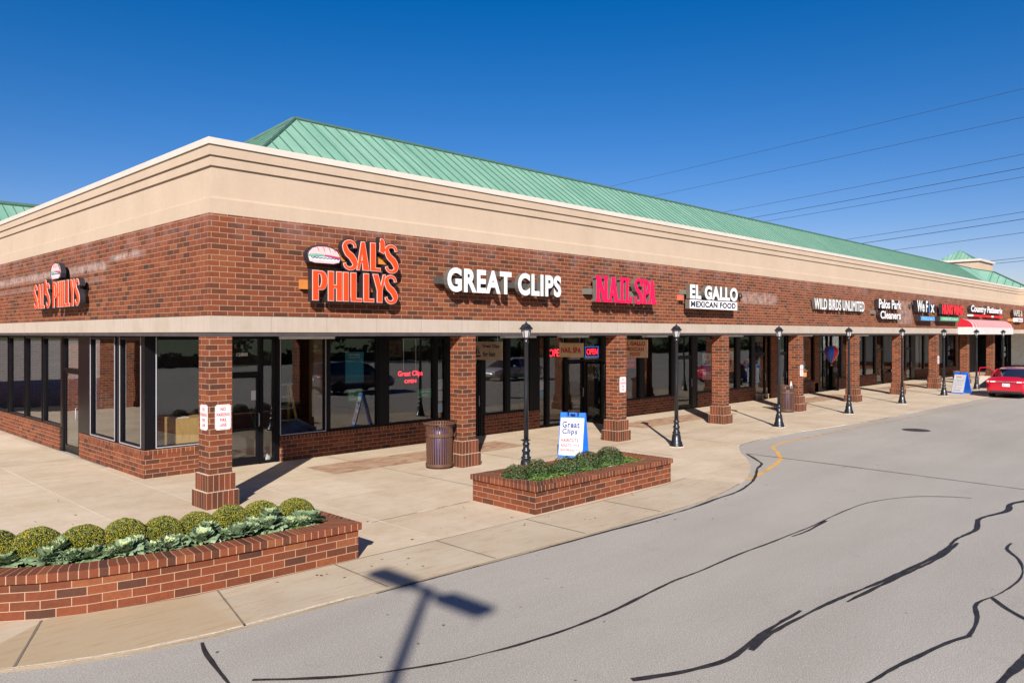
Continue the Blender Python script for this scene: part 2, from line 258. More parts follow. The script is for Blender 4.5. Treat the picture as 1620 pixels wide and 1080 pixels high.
# ------------------------------------------------------------ mesh builder
class MB:
    def __init__(s,mats): s.bm=bmesh.new(); s.uvl=s.bm.loops.layers.uv.new('UVMap'); s.mats=[M[k] for k in ([mats] if isinstance(mats,str) else mats)]; s.smooth=False
    def face(s,pts,mi=0,uv=None,smooth=False):
        try: f=s.bm.faces.new([s.bm.verts.new(p) for p in pts])
        except ValueError: return
        f.material_index=mi; f.smooth=smooth
        if uv is None:
            f.normal_update(); n=f.normal; a=[abs(n.x),abs(n.y),abs(n.z)]
            for l in f.loops:
                c=l.vert.co
                l[s.uvl].uv=(c.x,c.y) if a[2]>=max(a[0],a[1]) else ((c.y,c.z) if a[0]>a[1] else (c.x,c.z))
        else:
            for l,q in zip(f.loops,uv): l[s.uvl].uv=q
    def box(s,x0,x1,y0,y1,z0,z1,mi=0,uvo=None,skip=''):
        P=[(x,y,z) for z in (z0,z1) for y in (y0,y1) for x in (x0,x1)]
        F={'b':(0,2,3,1),'t':(4,5,7,6),'f':(0,1,5,4),'k':(3,2,6,7),'l':(2,0,4,6),'r':(1,3,7,5)}
        for k,i in F.items():
            if k in skip: continue
            pts=[P[j] for j in i]
            if uvo:
                if k in 'fk': uv=[(p[0]-uvo[0],p[2]-uvo[2]) for p in pts]
                elif k in 'lr': uv=[(p[1]-uvo[1],p[2]-uvo[2]) for p in pts]
                else: uv=[(p[0]-uvo[0],p[1]-uvo[1]) for p in pts]
                s.face(pts,mi,uv)
            else: s.face(pts,mi)
    def prism(s,poly,z0,z1,mi=0,top=True,bot=False,side=None):
        n=len(poly)
        if top: s.face([(x,y,z1) for x,y in poly],mi)
        if bot: s.face([(x,y,z0) for x,y in reversed(poly)],mi)
        for i in range(n):
            a,b=poly[i],poly[(i+1)%n]; s.face([(a[0],a[1],z0),(b[0],b[1],z0),(b[0],b[1],z1),(a[0],a[1],z1)],mi if side is None else side)
    def lathe(s,prof,c=(0,0,0),n=16,mi=0,smooth=True,caps=True):
        for i in range(len(prof)-1):
            (r0,z0),(r1,z1)=prof[i],prof[i+1]
            for k in range(n):
                a,b=2*math.pi*k/n,2*math.pi*(k+1)/n
                pts=[(c[0]+r*math.cos(t),c[1]+r*math.sin(t),c[2]+z) for r,t,z in ((r0,a,z0),(r0,b,z0),(r1,b,z1),(r1,a,z1)) ]
                if r0<1e-6: pts=[pts[0],pts[2],pts[3]]
                elif r1<1e-6: pts=pts[:3]
                s.face(pts,mi,None,smooth)
        if caps:
            for (r,z),rev in ((prof[0],True),(prof[-1],False)):
                if r>1e-6:
                    q=[(c[0]+r*math.cos(2*math.pi*k/n),c[1]+r*math.sin(2*math.pi*k/n),c[2]+z) for k in range(n)]
                    s.face(q[::-1] if rev else q,mi)
    def tube(s,pts,r,n=8,mi=0,smooth=True):
        P=[Vector(p) for p in pts]; rings=[]
        rr=r if isinstance(r,(list,tuple)) else [r]*len(P)
        for i,p in enumerate(P):
            d=(P[min(i+1,len(P)-1)]-P[max(i-1,0)]).normalized(); up=Vector((0,0,1)) if abs(d.z)<.9 else Vector((1,0,0))
            a=d.cross(up).normalized(); b=d.cross(a)
            rings.append([p+a*math.cos(2*math.pi*k/n)*rr[i]+b*math.sin(2*math.pi*k/n)*rr[i] for k in range(n)])
        for i in range(len(P)-1):
            for k in range(n): s.face([rings[i][k],rings[i][(k+1)%n],rings[i+1][(k+1)%n],rings[i+1][k]],mi,None,smooth)
        s.face(rings[0][::-1],mi); s.face(rings[-1],mi)
    def obj(s,name,parent=None,weld=True):
        if weld: bmesh.ops.remove_doubles(s.bm,verts=s.bm.verts,dist=1e-5)
        bmesh.ops.recalc_face_normals(s.bm,faces=s.bm.faces)
        if parent is not None and parent.get('_w'):
            off=Vector(parent['_w']); bmesh.ops.translate(s.bm,verts=s.bm.verts,vec=-off)
        me=bpy.data.meshes.new(name); s.bm.to_mesh(me); s.bm.free()
        for m in s.mats: me.materials.append(m)
        return link(name,me,parent)
def link(name,me,parent=None,loc=None):
    o=bpy.data.objects.new(name,me); COL.objects.link(o)
    if parent is not None: o.parent=parent
    if loc is not None: o.location=loc
    return o
def tag(o,label=None,cat=None,group=None,kind=None):
    for k,v in (('label',label),('category',cat),('group',group),('kind',kind)):
        if v: o[k]=v
    return o
def thing(name,label,cat,loc=(0,0,0),rz=0,group=None,world=False):
    """world=True: children are given in world coordinates and shifted to the thing's base"""
    o=bpy.data.objects.new(name,None); COL.objects.link(o); o.location=loc; o.rotation_euler=(0,0,rz); o.empty_display_size=.3
    if world: o['_w']=tuple(loc)
    return tag(o,label,cat,group)
def single(o,loc,label,cat,group=None,kind=None):
    """move a top-level mesh's origin to its base"""
    o.data.transform(Matrix.Translation(-Vector(loc))); o.location=loc; return tag(o,label,cat,group,kind)
def sub(mb,name,part):
    """sub-part given in the same coordinates as its part"""
    root=part.parent
    if root is not None and root.get('_w'): part['_w']=root['_w']
    o=mb.obj(name,part)
    if '_w' in part: del part['_w']
    return o
def dup(root,loc,rz,label,group=None):
    r=root.copy(); COL.objects.link(r); r.location=loc; r.rotation_euler=(0,0,rz); r['label']=label
    if group: r['group']=group
    for ch in list(root.children):
        c=ch.copy(); COL.objects.link(c); c.parent=r
        for g in list(ch.children):
            q=g.copy(); COL.objects.link(q); q.parent=c
    return r
# text -> list of (char, mesh) scaled into width x height
def glyph(ch,off=0.,ext=0.):
    c=bpy.data.curves.new('t','FONT'); c.body=ch; c.offset=off; c.extrude=ext; c.resolution_u=4
    o=bpy.data.objects.new('t',c); me=bpy.data.meshes.new_from_object(o); bpy.data.objects.remove(o); bpy.data.curves.remove(c); return me
def xmax(me): return max((v.co.x for v in me.vertices),default=0)
def text_items(txt,off=0.,track=0.):
    out=[]; 
    for i,ch in enumerate(txt):
        if ch==' ': continue
        me=glyph(ch,off); pm=glyph(txt[:i+1],off); dx=xmax(pm)-xmax(me)+track*i; bpy.data.meshes.remove(pm); out.append((ch,me,dx))
    return out
def text_poly(mb,txt,o,right,nrm,w,h,depth=.002,off=0.,mi=0,mi_side=None,each=None,track=0.,slant=0.):
    """lay txt in the rectangle (w,h) whose lower-left corner is o; right/nrm are directions; up is +z unless given"""
    right=Vector(right); nrm=Vector(nrm); up=nrm.cross(right); o=Vector(o)
    items=text_items(txt,off,track)
    xs=[v.co.x+dx for _,me,dx in items for v in me.vertices]; ys=[v.co.y for _,me,dx in items for v in me.vertices]
    x0,x1,y0,y1=min(xs),max(xs),min(ys),max(ys); kx,ky=w/(x1-x0),h/(y1-y0)
    for ch,me,dx in items:
        tgt=mb if each is None else each(ch)
        P=[o+right*((v.co.x+dx-x0+slant*(v.co.y-y0))*kx)+up*((v.co.y-y0)*ky) for v in me.vertices]
        for f in me.polygons: tgt.face([P[i]+nrm*depth for i in f.vertices],mi)
        if mi_side is not None:
            cnt={}
            for f in me.polygons:
                vs=list(f.vertices)
                for a,b in zip(vs,vs[1:]+vs[:1]): cnt[tuple(sorted((a,b)))]=cnt.get(tuple(sorted((a,b))),0)+1
            for (a,b),n in cnt.items():
                if n==1: tgt.face([P[a],P[b],P[b]+nrm*depth,P[a]+nrm*depth],mi_side)
        if each is not None: each(None)
    for _,me,_ in items: bpy.data.meshes.remove(me)
def fattext(mb,*a,**k): text_poly(mb,*a,**k)

# ============================================================ GROUND
mb=MB('asph'); mb.face([(-300,-52,-.026),(500,-52,-.026),(500,400,-.026),(-300,400,-.026)]); o=mb.obj('parking_lot'); tag(o,kind='structure')
mb=MB('grass'); mb.face([(-900,-900,-.10),(1200,-900,-.10),(1200,900,-.10),(-900,900,-.10)]); o=mb.obj('ground'); tag(o,kind='structure')
WALK=[(-7.2,24.6),(-7.2,2.0),(-6.9,-.6),(-6.2,-2.6),(-5.3,-4.2),(-4.72,-4.85),(-4.29,-5.11),(-3.89,-5.32),(-3.31,-5.54),(-2.5,-5.70),(-.82,-5.78),(1.63,-5.88),(3.9,-5.95),(5.8,-5.96),(6.97,-5.95),(8.0,-5.80),(8.9,-5.62),(9.7,-5.38),(10.4,-5.10),(11.3,-4.62),(12.1,-4.1),(12.83,-3.55),(13.5,-3.12),(14.1,-2.85),(14.9,-2.76),(15.6,-2.73),(18.15,-2.72),(19.9,-2.95),(23.1,-3.28),(28.7,-3.4),(36.8,-3.55),(41.6,-3.7),(66,-3.9),(66,3.85),(66,6),(.2,6),(.2,24.6)]
mb=MB('conc'); mb.prism(WALK,-.05,0.); o=mb.obj('pavement'); tag(o,kind='structure')
FR=WALK[6:16]          # front kerb line
inner=[(-3.55,-3.93),(-3.0,-4.15),(-2.2,-4.36),(-1.0,-4.46),(.11,-4.5),(1.48,-4.55),(2.97,-4.58),(4.5,-4.62),(6.2,-4.64),(7.6,-4.62),(8.6,-4.5)]
mb=MB('gutter'); mb.prism(WALK[5:17]+inner[::-1],-.046,.004); o=mb.obj('kerb_strip'); tag(o,kind='structure')
# asphalt apron outside the strip is at -.04; thin pale lip along the kerb edge
def ribbon(mb,pts,wd,z,mi=0,jit=0.,seed=1):
    r=random.Random(seed); P=[Vector((p[0],p[1],0)) for p in pts]
    if jit:
        Q=[]
        for a,b in zip(P,P[1:]):
            n=max(1,int((b-a).length/.12))
            for i in range(n): Q.append(a.lerp(b,i/n))
        Q.append(P[-1]); P=Q
        # smooth the polyline so strips wander instead of kinking
        for _ in range(3): P=[P[0]]+[(P[i-1]+P[i]*2+P[i+1])/4 for i in range(1,len(P)-1)]+[P[-1]]
    L=[];Rr=[]
    wv=0
    for i,p in enumerate(P):
        d=(P[min(i+1,len(P)-1)]-P[max(i-1,0)]).normalized(); nrm=Vector((-d.y,d.x,0))
        wdi=wd if not isinstance(wd,(list,tuple)) else wd[0]+(wd[1]-wd[0])*i/(len(P)-1)
        wv=wv*.8+r.uniform(-1,1)*jit*.5; off=r.uniform(-1,1)*jit*.12*wdi
        h=max(.006,wdi*.5*(1+wv))
        L.append(p+nrm*(h+off)); Rr.append(p-nrm*(h-off))
    for i in range(len(P)-1): mb.face([(Rr[i].x,Rr[i].y,z),(Rr[i+1].x,Rr[i+1].y,z),(L[i+1].x,L[i+1].y,z),(L[i].x,L[i].y,z)],mi)
mb=MB('lip'); ribbon(mb,[(p[0],p[1]+.018) for p in WALK[5:11]],.03,.0085,jit=.9,seed=3); ribbon(mb,WALK[21:33],.035,.0045,jit=.9,seed=4); o=mb.obj('kerb_edge'); tag(o,kind='structure')
mb=MB(['caulk','joint'])
for k in range(-1,30):
    x=-1.53+1.57*k
    if k<3: ribbon(mb,[(x,-2.9 if -4<x<.2 else -4.5),(x,8.0 if x<.1 else 3.7)] if x<6 else [(x,-4.4),(x,3.7)],.022,.0045,0,jit=.35,seed=20+k)
    elif k%2==0: ribbon(mb,[(x,-4.45 if x<9 else -2.6),(x,3.7)],.014,.0045,1,jit=.35,seed=20+k)
for y in (7.9,15.): ribbon(mb,[(-7,y-.12),(.25,y)],.016,.0047,1,jit=.3,seed=41)
ribbon(mb,[(1.48,-2.9),(3.7,-2.87)],.016,.0047,1,jit=.5,seed=42); ribbon(mb,[(.2,-.45),(8.4,-.4)],.012,.0049,0,jit=.3,seed=43); ribbon(mb,[(8,-.4),(60,-.4)],.012,.0049,1,jit=.3,seed=43)
ribbon(mb,[(2.45,-2.885),(2.9,-2.88)],.05,.0055,0,jit=.9,seed=44); ribbon(mb,[(3.15,-2.875),(3.3,-2.87)],.03,.0055,0,jit=.9,seed=45)
for a,b in (((-2.17,-5.72),(-1.87,-4.41)),((-.32,-5.77),(-.27,-4.5)),((1.46,-5.86),(1.48,-4.55)),((-4.18,-5.14),(-3.66,-3.98)),((3.4,-5.9),(3.42,-4.6)),((5.5,-5.9),(5.5,-4.65))): ribbon(mb,[a,b],.022,.0085,1,jit=.3,seed=46)
ribbon(mb,inner,.014,.0085,1,jit=.3,seed=47)
o=mb.obj('pavement_joints'); tag(o,kind='structure')
mb=MB('paver')
for x0,x1 in ((3.5,9.75),(15.4,21.9),(28.0,34.4),(40.2,46.6)): mb.face([(x0,1.35,.005),(x1,1.35,.005),(x1,2.6,.005),(x0,2.6,.005)])
o=mb.obj('paver_panels'); tag(o,kind='structure')
TAR=[([(-2.71,-6.94),(-2.37,-7.26),(-2.01,-7.54),(-1.6,-7.76),(-1.14,-7.96),(-.44,-8.13),(.25,-8.22),(.9,-8.24),(2.45,-8.13),(2.97,-8.17),(3.66,-8.15),(4.28,-8.15),(4.95,-8.19),(5.64,-8.2),(6.37,-8.22),(7.1,-8.19),(7.76,-8.17),(8.61,-8.18),(9.03,-8.23),(9.55,-8.39),(10.01,-8.58),(10.32,-8.83),(10.59,-9.15),(10.75,-9.5)],(.085,.03)),
([(-.28,-9.42),(.18,-9.67),(.72,-9.85),(1.29,-9.80),(1.53,-9.76),(1.94,-9.76),(2.53,-9.76)],(.12,.10)),
([(1.1,-9.88),(1.39,-9.83),(1.81,-9.82),(2.34,-9.85),(2.92,-9.88),(3.53,-9.95),(4.21,-10.05),(5.05,-10.12),(5.87,-10.21),(6.65,-10.2),(7.17,-10.13),(8.06,-10.23),(8.33,-10.17),(8.7,-10.09),(8.84,-10.02),(9.25,-10.09),(9.97,-10.28),(10.31,-10.24),(10.51,-10.12),(10.82,-10.16),(11.12,-10.29),(13,-10.9)],(.09,.12)),
([(.7,-10.9),(1.24,-11.01),(1.48,-11.03),(1.74,-11.04),(1.89,-11.1),(2.2,-11.14),(2.43,-11.18),(2.8,-11.25),(3.05,-11.35)],(.10,.07)),
([(3.02,-11.34),(3.35,-11.34),(3.51,-11.29),(3.74,-11.28),(3.96,-11.21),(4.07,-11.11),(4.18,-11.09),(4.39,-11.16),(4.7,-11.24),(5.23,-11.29),(5.7,-11.3),(6.14,-11.23),(6.61,-11.1),(6.97,-10.92),(7.08,-10.75),(7.31,-10.8),(7.54,-10.81)],(.08,.06)),
([(4.57,-11.21),(4.4,-11.31),(4.15,-11.49),(3.95,-11.75)],(.09,.10)),([(1.9,-11.84),(2.41,-11.87),(2.9,-11.9)],(.16,.16)),
([(-2.66,-5.76),(-2.74,-5.94),(-2.79,-6.27),(-2.89,-6.85)],(.07,.07)),([(12.86,-3.7),(12.78,-5.75),(12.45,-10.03),(12.22,-11.86),(11.6,-17)],(.05,.06)),
([(12.76,-3.79),(12.28,-4.23),(11.64,-4.78),(10.9,-5.0),(10.2,-5.34),(9.39,-5.67),(8.53,-5.90),(8.0,-6.0),(7.29,-6.0),(6.65,-6.06),(6.03,-6.09),(4.82,-6.06),(3.9,-6.0),(3.01,-5.97),(1.71,-5.92),(.44,-5.85),(-.52,-5.80)],(.13,.05))]
mb=MB('tar')
for i,(p,wd) in enumerate(TAR): ribbon(mb,p,(wd[0]*.58,wd[1]*.58),-.018-.0004*i,jit=.55,seed=60+i)
ribbon(mb,[(5.6,-8.26),(6.0,-8.30),(6.4,-8.27),(7.0,-8.22)],.035,-.0225,jit=.8,seed=90); ribbon(mb,[(3.2,-10.02),(4.2,-10.1),(6.0,-10.27),(7.0,-10.22)],.04,-.0228,jit=.8,seed=91)
o=mb.obj('crack_sealant'); tag(o,kind='structure')
mb=MB('yellow'); ribbon(mb,[(9.45,-5.52),(10.33,-5.37),(11.53,-5.1),(12.65,-4.78),(13.66,-4.2),(14.5,-3.62),(15.63,-3.46),(17.79,-3.55),(20.63,-3.62),(24.56,-3.85),(29.29,-4.1),(38.86,-4.4)],.11,-.0235,jit=.15,seed=5); o=mb.obj('painted_kerb_line'); tag(o,kind='structure')
mb=MB('steelcover'); mb.lathe([(0,-.018),(.41,-.018),(.43,-.0255)],(21.4,-5.3,0),24,caps=False); single(mb.obj('manhole_cover'),(21.4,-5.3,-.026),'round dark iron manhole cover set in the grey asphalt drive','manhole cover')

# ============================================================ BUILDING
B=thing('shopping_strip','long brick shopping strip with tan stucco parapet and green metal roof','building',(0,0,0),world=True)
LX=20.9; RX=63.64
# fascia brick (right run along +x, left run along +y) as one L-shaped wall, with returns at each inner corner
mb=MB('fascia')
mb.box(0,RX,0,.28,3.48,5.32); mb.box(0,.28,.28,LX,3.48,5.32)
mb.box(RX,RX+.28,-9,.28,3.48,5.32); mb.box(-14,.28,LX,LX+.28,3.48,5.32)
mb.obj('brick_fascia',B,weld=False)
def band(mb,off,z0,z1,th=.3,z1b=None,mi=0):
    """a strip following the four wall runs, its outer face inset by off; z1b = height of the back edge of a sloping top"""
    zb=z1 if z1b is None else z1b
    o=off
    path=[(-14,LX+o),(o,LX+o),(o,o),(RX+o,o),(RX+o,-9)]; back=[(-14,LX+th),(th,LX+th),(th,th),(RX+th,th),(RX+th,-9)]
    for (a,b),(c,d2) in zip(zip(path,path[1:]),zip(back,back[1:])):
        mb.face([(a[0],a[1],z0),(b[0],b[1],z0),(b[0],b[1],z1),(a[0],a[1],z1)],mi); mb.face([(a[0],a[1],z1),(b[0],b[1],z1),(d2[0],d2[1],zb),(c[0],c[1],zb)],mi); mb.face([(a[0],a[1],z0),(c[0],c[1],z0),(d2[0],d2[1],z0),(b[0],b[1],z0)],mi)
mb=MB('stone'); band(mb,.012,3.173,3.478); mb.obj('stone_band',B)
mb=MB('steel'); band(mb,.03,3.096,3.171,.22); mb.obj('steel_lintel',B)
mb=MB('stucco')
band(mb,.02,5.322,5.595,.12,5.66)         # lower band with sloped ledge
band(mb,.095,5.60,6.17,.3)                # field
band(mb,.055,6.19,6.345,.3); band(mb,.10,6.166,6.195,.3)
band(mb,.02,6.375,6.56,.3); band(mb,.07,6.342,6.38,.3)
mb.obj('stucco_parapet',B,weld=False)
mb=MB('coping'); band(mb,-.012,6.562,6.68,.38); mb.obj('parapet_coping',B)
mb=MB('ceil')
mb.box(.25,RX+4,.25,3.95,3.10,3.13); mb.box(-14,.25,LX+.25,24.6,3.10,3.13); mb.box(.25,.5,3.95,LX,3.10,3.13); mb.obj('canopy_soffit',B,weld=False)
mb=MB('roofdeck'); mb.box(.3,90,.3,24,5.6,5.7); mb.box(-14,8,LX+.3,40,5.62,5.72); mb.obj('roof_deck',B)
# columns
def column(x,y,parent):
    """shaft .43 square with two flared soldier tiers; x,y = lower-left of shaft"""
    mb=MB('brick'); mb.box(x,x+.43,y,y+.43,.6096,3.095,uvo=(x+.01,y+.01,.6096+.0)); c=mb.obj('column',parent)
    mb=MB(['soldier','caulk']);
    for e,z0,z1 in ((.045,.3048,.6096),(.09,0.,.3048)):
        wdt=.43+2*e; k=round(wdt/.1016)*.1016/wdt
        X0,X1,Y0,Y1=x-e,x+.43+e,y-e,y+.43+e
        for pts,ax,o0 in (([(X0,Y0,z0),(X1,Y0,z0),(X1,Y0,z1),(X0,Y0,z1)],0,X0),([(X1,Y1,z0),(X0,Y1,z0),(X0,Y1,z1),(X1,Y1,z1)],0,X0),([(X0,Y1,z0),(X0,Y0,z0),(X0,Y0,z1),(X0,Y1,z1)],1,Y0),([(X1,Y0,z0),(X1,Y1,z0),(X1,Y1,z1),(X1,Y0,z1)],1,Y0)):
            mb.face(pts,0,[((p[ax]-o0)*k,p[2]) for p in pts])
        mb.face([(X0,Y0,z1-.002),(X1,Y0,z1-.002),(X1,Y1,z1-.002),(X0,Y1,z1-.002)],1)
    sub(mb,'column_base',c)
for i in range(10): column(.008+6.1*i+(.25 if i==8 else 0)+(.6 if i==9 else 0),.006,B)
for x in (-.4,-6.5): column(x,LX+.006,B)
# knee walls of the storefronts
def knee(x0,x1,y0,y1,faces):
    """brick knee wall .61 high whose top course is a rowlock sill"""
    mb=MB(['brick','rowlock']); mb.box(x0,x1,y0,y1,0,.508); mb.box(x0-.008,x1+.008,y0-.008,y1+.008,.508,.61,1,uvo=(x0,y0,.508)); mb.obj('brick_knee_wall',B,weld=False)
KX=.27; KY=3.8
mb=MB(['brick','rowlock'])
for z0,z1,mi,e in ((0,.508,0,0.),(.508,.61,1,.008)):
    mb.prism([(KX-e,KY-e),(2.08,KY-e),(2.08,KY+.2),(KX+.2,KY+.2),(KX+.2,8.15),(KX-e,8.15)],z0,z1,mi)
mb.obj('brick_knee_wall',B,weld=False)
knee(KX,KX+.2,9.82,LX+3.6,'')
for a,b in ((3.5,9.1),(10.45,13.0),(17.2,21.3),(23.0,28.2),(33.3,35.4),(37.3,44.0),(45.4,49.6),(51.6,55.4)): knee(a,b,KY,KY+.2,'')
knee(56.9,61.3,KY,KY+.2,'')
# storefront windows and doors.  plane 'y' : spans x at y=KY+.05 ; plane 'x': spans y at x=KX+.05
def P3(plane,a,dep,z): return (a,KY+.04+dep,z) if plane=='y' else (KX+.04+dep,a,z)
def fbox(mb,plane,a0,a1,d0,d1,z0,z1,mi=0):
    if plane=='y': mb.box(a0,a1,KY+.04+d0,KY+.04+d1,z0,z1,mi)
    else: mb.box(KX+.04+d0,KX+.04+d1,a0,a1,z0,z1,mi)
def pane(plane,a0,a1,z0,z1,parent,mat='glass',dep=.06):
    mb=MB(mat); q=[P3(plane,a0,dep,z0),P3(plane,a1,dep,z0),P3(plane,a1,dep,z1),P3(plane,a0,dep,z1)]; mb.face(q); sub(mb,'pane',parent)
def window(plane,a0,a1,z0=.612,z1=3.07,trim=False,bar=.05,gm='glass'):
    if plane=='x': gm='glass_side'
    mb=MB(['frame','silver'])
    fbox(mb,plane,a0,a0+bar,0,.11,z0,z1); fbox(mb,plane,a1-bar,a1,0,.11,z0,z1); fbox(mb,plane,a0+bar,a1-bar,0,.11,z0,z0+.06); fbox(mb,plane,a0+bar,a1-bar,0,.11,z1-.06,z1)
    if trim:
        t=.022
        fbox(mb,plane,a0+.012,a0+.012+t,-.012,-.001,z0+.03,z1,1); fbox(mb,plane,a1-.012-t,a1-.012,-.012,-.001,z0+.03,z1,1); fbox(mb,plane,a0+.012,a1-.012,-.014,-.002,z0+.02,z0+.02+t,1)
    o=mb.obj('window',B,weld=False); pane(plane,a0+bar,a1-bar,z0+.06,z1-.06,o,gm); return o
def door(plane,a0,a1,hinge=0,zd=2.16,open_=0,gm='glass',rail=.07):
    """aluminium storefront door with transom"""
    if plane=='x': gm='glass_side'
    mb=MB('frame')
    fbox(mb,plane,a0,a0+.05,0,.12,0,3.07); fbox(mb,plane,a1-.05,a1,0,.12,0,3.07); fbox(mb,plane,a0+.05,a1-.05,0,.12,zd+.005,zd+.075); fbox(mb,plane,a0+.05,a1-.05,0,.12,3.02,3.07)
    fr=mb.obj('door_frame',B,weld=False); pane(plane,a0+.05,a1-.05,zd+.075,3.02,fr,gm)
    mb=MB('frame'); l0,l1=a0+.055,a1-.055
    if not open_:
        fbox(mb,plane,l0,l0+rail,.02,.065,.01,zd); fbox(mb,plane,l1-rail,l1,.02,.065,.01,zd); fbox(mb,plane,l0+rail,l1-rail,.02,.065,.01,.19); fbox(mb,plane,l0+rail,l1-rail,.02,.065,zd-rail,zd)
        dr=mb.obj('door',B,weld=False); pane(plane,l0+rail,l1-rail,.19,zd-rail,dr,gm,.045)
        h=MB('silver'); hx=l1-rail*.5 if hinge==0 else l0+rail*.5
        h.tube([P3(plane,hx,-.005,.92),P3(plane,hx,-.05,.94),P3(plane,hx,-.05,1.22),P3(plane,hx,-.005,1.24)],.011,6); sub(h,'handle',dr)
    else:
        # leaf swung out, standing at right angles to the shop front (plane y only)
        wl=l1-l0; xx=l0 if open_<0 else l1-.045; yy=KY+.04
        mb.box(xx,xx+.045,yy-.02,yy-.02-rail,.01,zd); mb.box(xx,xx+.045,yy-.02-wl+rail,yy-.02-wl,.01,zd); mb.box(xx,xx+.045,yy-.02-wl+rail,yy-.02-rail,.01,.19); mb.box(xx,xx+.045,yy-.02-wl+rail,yy-.02-rail,zd-rail,zd)
        dr=mb.obj('door',B,weld=False); g=MB(gm); g.face([(xx+.02,yy-.02-rail,.19),(xx+.02,yy-.02-wl+rail,.19),(xx+.02,yy-.02-wl+rail,zd-rail),(xx+.02,yy-.02-rail,zd-rail)]); sub(g,'pane',dr)
def sidelight(plane,a0,a1,gm='glass'): return window(plane,a0,a1,.012,3.07,False,.04,gm)
def post(plane,a0,a1,z0=0.,z1=3.09,d0=-.012,mat='frame',name='mullion_panel'):
    mb=MB(mat); fbox(mb,plane,a0,a1,d0,.13,z0,z1); return mb.obj(name,B)
# left shop front (plane x), y increasing away
mb=MB('frame'); mb.box(KX+.028,KX+.24,KY+.028,KY+.24,.61,3.09); mb.obj('corner_post',B)
window('x',4.05,5.38,trim=True,bar=.035); post('x',5.385,5.66,.61,3.09,.02); 
window('x',5.665,7.42,trim=True,bar=.035); post('x',7.425,8.30,0)
door('x',8.30,9.62,1); post('x',9.625,9.81,0)
a=9.82
for wd in (1.80,1.83,1.95,1.95,1.95,1.95,1.95): window('x',a,a+wd-.17,bar=.035); post('x',a+wd-.165,a+wd-.005,.61,d0=.02); a+=wd
# right shop front (plane y), x increasing away
window('y',.52,1.93,trim=True); post('y',1.935,2.10,0)
door('y',2.105,3.03); sidelight('y',3.035,3.40); post('y',3.405,3.49,0)
window('y',3.50,4.83,trim=True); post('y',4.835,4.90,.61)
window('y',4.905,6.47); post('y',6.475,6.78,.61); window('y',6.785,8.46); post('y',8.465,8.54,.61); window('y',8.545,8.90); post('y',8.905,9.10,0)
door('y',9.105,10.30); post('y',10.305,10.47,0)
window('y',10.48,11.45); post('y',11.455,11.58,.61); window('y',11.585,12.52); post('y',12.525,12.99,.61); sidelight('y',12.995,13.38); post('y',13.385,13.49,0)
sidelight('y',13.495,14.38); door('y',14.385,15.36,0); door('y',15.365,16.42,0,open_=-1); post('y',16.425,17.2,0)
window('y',17.2,18.78); post('y',18.785,19.08,.61); window('y',19.085,21.05); post('y',21.055,21.45,0); door('y',21.455,22.6,0); post('y',22.605,22.99,0)
window('y',23.0,24.48); post('y',24.485,24.6,.61); window('y',24.605,26.42); post('y',26.425,26.76,.61); window('y',26.765,27.9); post('y',27.905,28.2,0)
door('y',28.205,29.3); sidelight('y',29.305,29.8)
for a,b in ((29.85,30.6),(32.4,33.3),(34.95,35.5),(61.3,61.9)):
    mb=MB('brick'); mb.box(a,b,KY,KY+.3,0,3.09); mb.obj('brick_pier',B)
door('y',30.65,31.6); 
window('y',33.35,34.9); post('y',35.55,35.7,0); door('y',35.705,36.75,gm='glass_far'); door('y',36.76,37.28,gm='glass_far',open_=1)
A=[37.35,39.1,39.4,41.2,41.5,43.2]
window('y',37.35,38.6); post('y',38.605,38.8,.61); window('y',38.805,40.4); post('y',40.405,40.6,.61); window('y',40.605,42.2); post('y',42.205,42.4,.61); window('y',42.405,43.95); post('y',44.0,44.2,0)
door('y',44.205,45.3); post('y',45.305,45.5,0); window('y',45.505,47.5); post('y',47.505,47.7,.61); window('y',47.705,49.5); post('y',49.505,49.75,0)
door('y',49.755,50.7); post('y',50.705,51.6,0); window('y',51.605,53.4); post('y',53.405,53.6,.61); window('y',53.605,55.35); post('y',55.355,55.7,0); door('y',55.705,56.85)
window('y',56.95,59.0); post('y',59.005,59.2,.61); window('y',59.205,61.2); post('y',61.95,62.4,0); door('y',62.405,63.5); post('y',63.505,67.3,0,mat='dark')
# head trim behind the beam
# interiors
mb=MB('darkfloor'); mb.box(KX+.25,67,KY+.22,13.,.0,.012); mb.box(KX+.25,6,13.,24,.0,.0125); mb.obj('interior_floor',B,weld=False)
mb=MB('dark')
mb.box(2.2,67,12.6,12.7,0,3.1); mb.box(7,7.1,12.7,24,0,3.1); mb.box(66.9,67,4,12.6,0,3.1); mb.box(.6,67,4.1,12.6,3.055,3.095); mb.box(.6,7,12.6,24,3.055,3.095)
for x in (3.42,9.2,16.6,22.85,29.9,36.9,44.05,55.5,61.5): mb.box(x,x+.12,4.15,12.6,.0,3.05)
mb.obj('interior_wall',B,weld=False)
mb=MB('maroon'); mb.box(9.35,9.37,4.2,9,.0,3.05); mb.box(9.4,10.6,6.2,6.3,0,3.05); mb.obj('interior_wall',B,weld=False)
mb=MB('tanwall'); mb.box(16.45,16.55,4.3,8,.0,3.05); mb.box(13.2,15.2,7.4,7.5,0,2.2); mb.box(17.4,22.6,7.8,7.9,0,3.05); mb.obj('interior_wall',B,weld=False)
mb=MB('tanwall'); mb.box(4.78,5.1,4.35,4.6,0.,3.05); mb.obj('interior_pier',B)
mb=MB('blind')
for x in (51.8,52.7,53.8): 
    for i in range(5): mb.box(x+i*.13,x+i*.13+.10,KY+.35,KY+.37,.7,3.0)
mb.obj('window_blinds',B,weld=False)
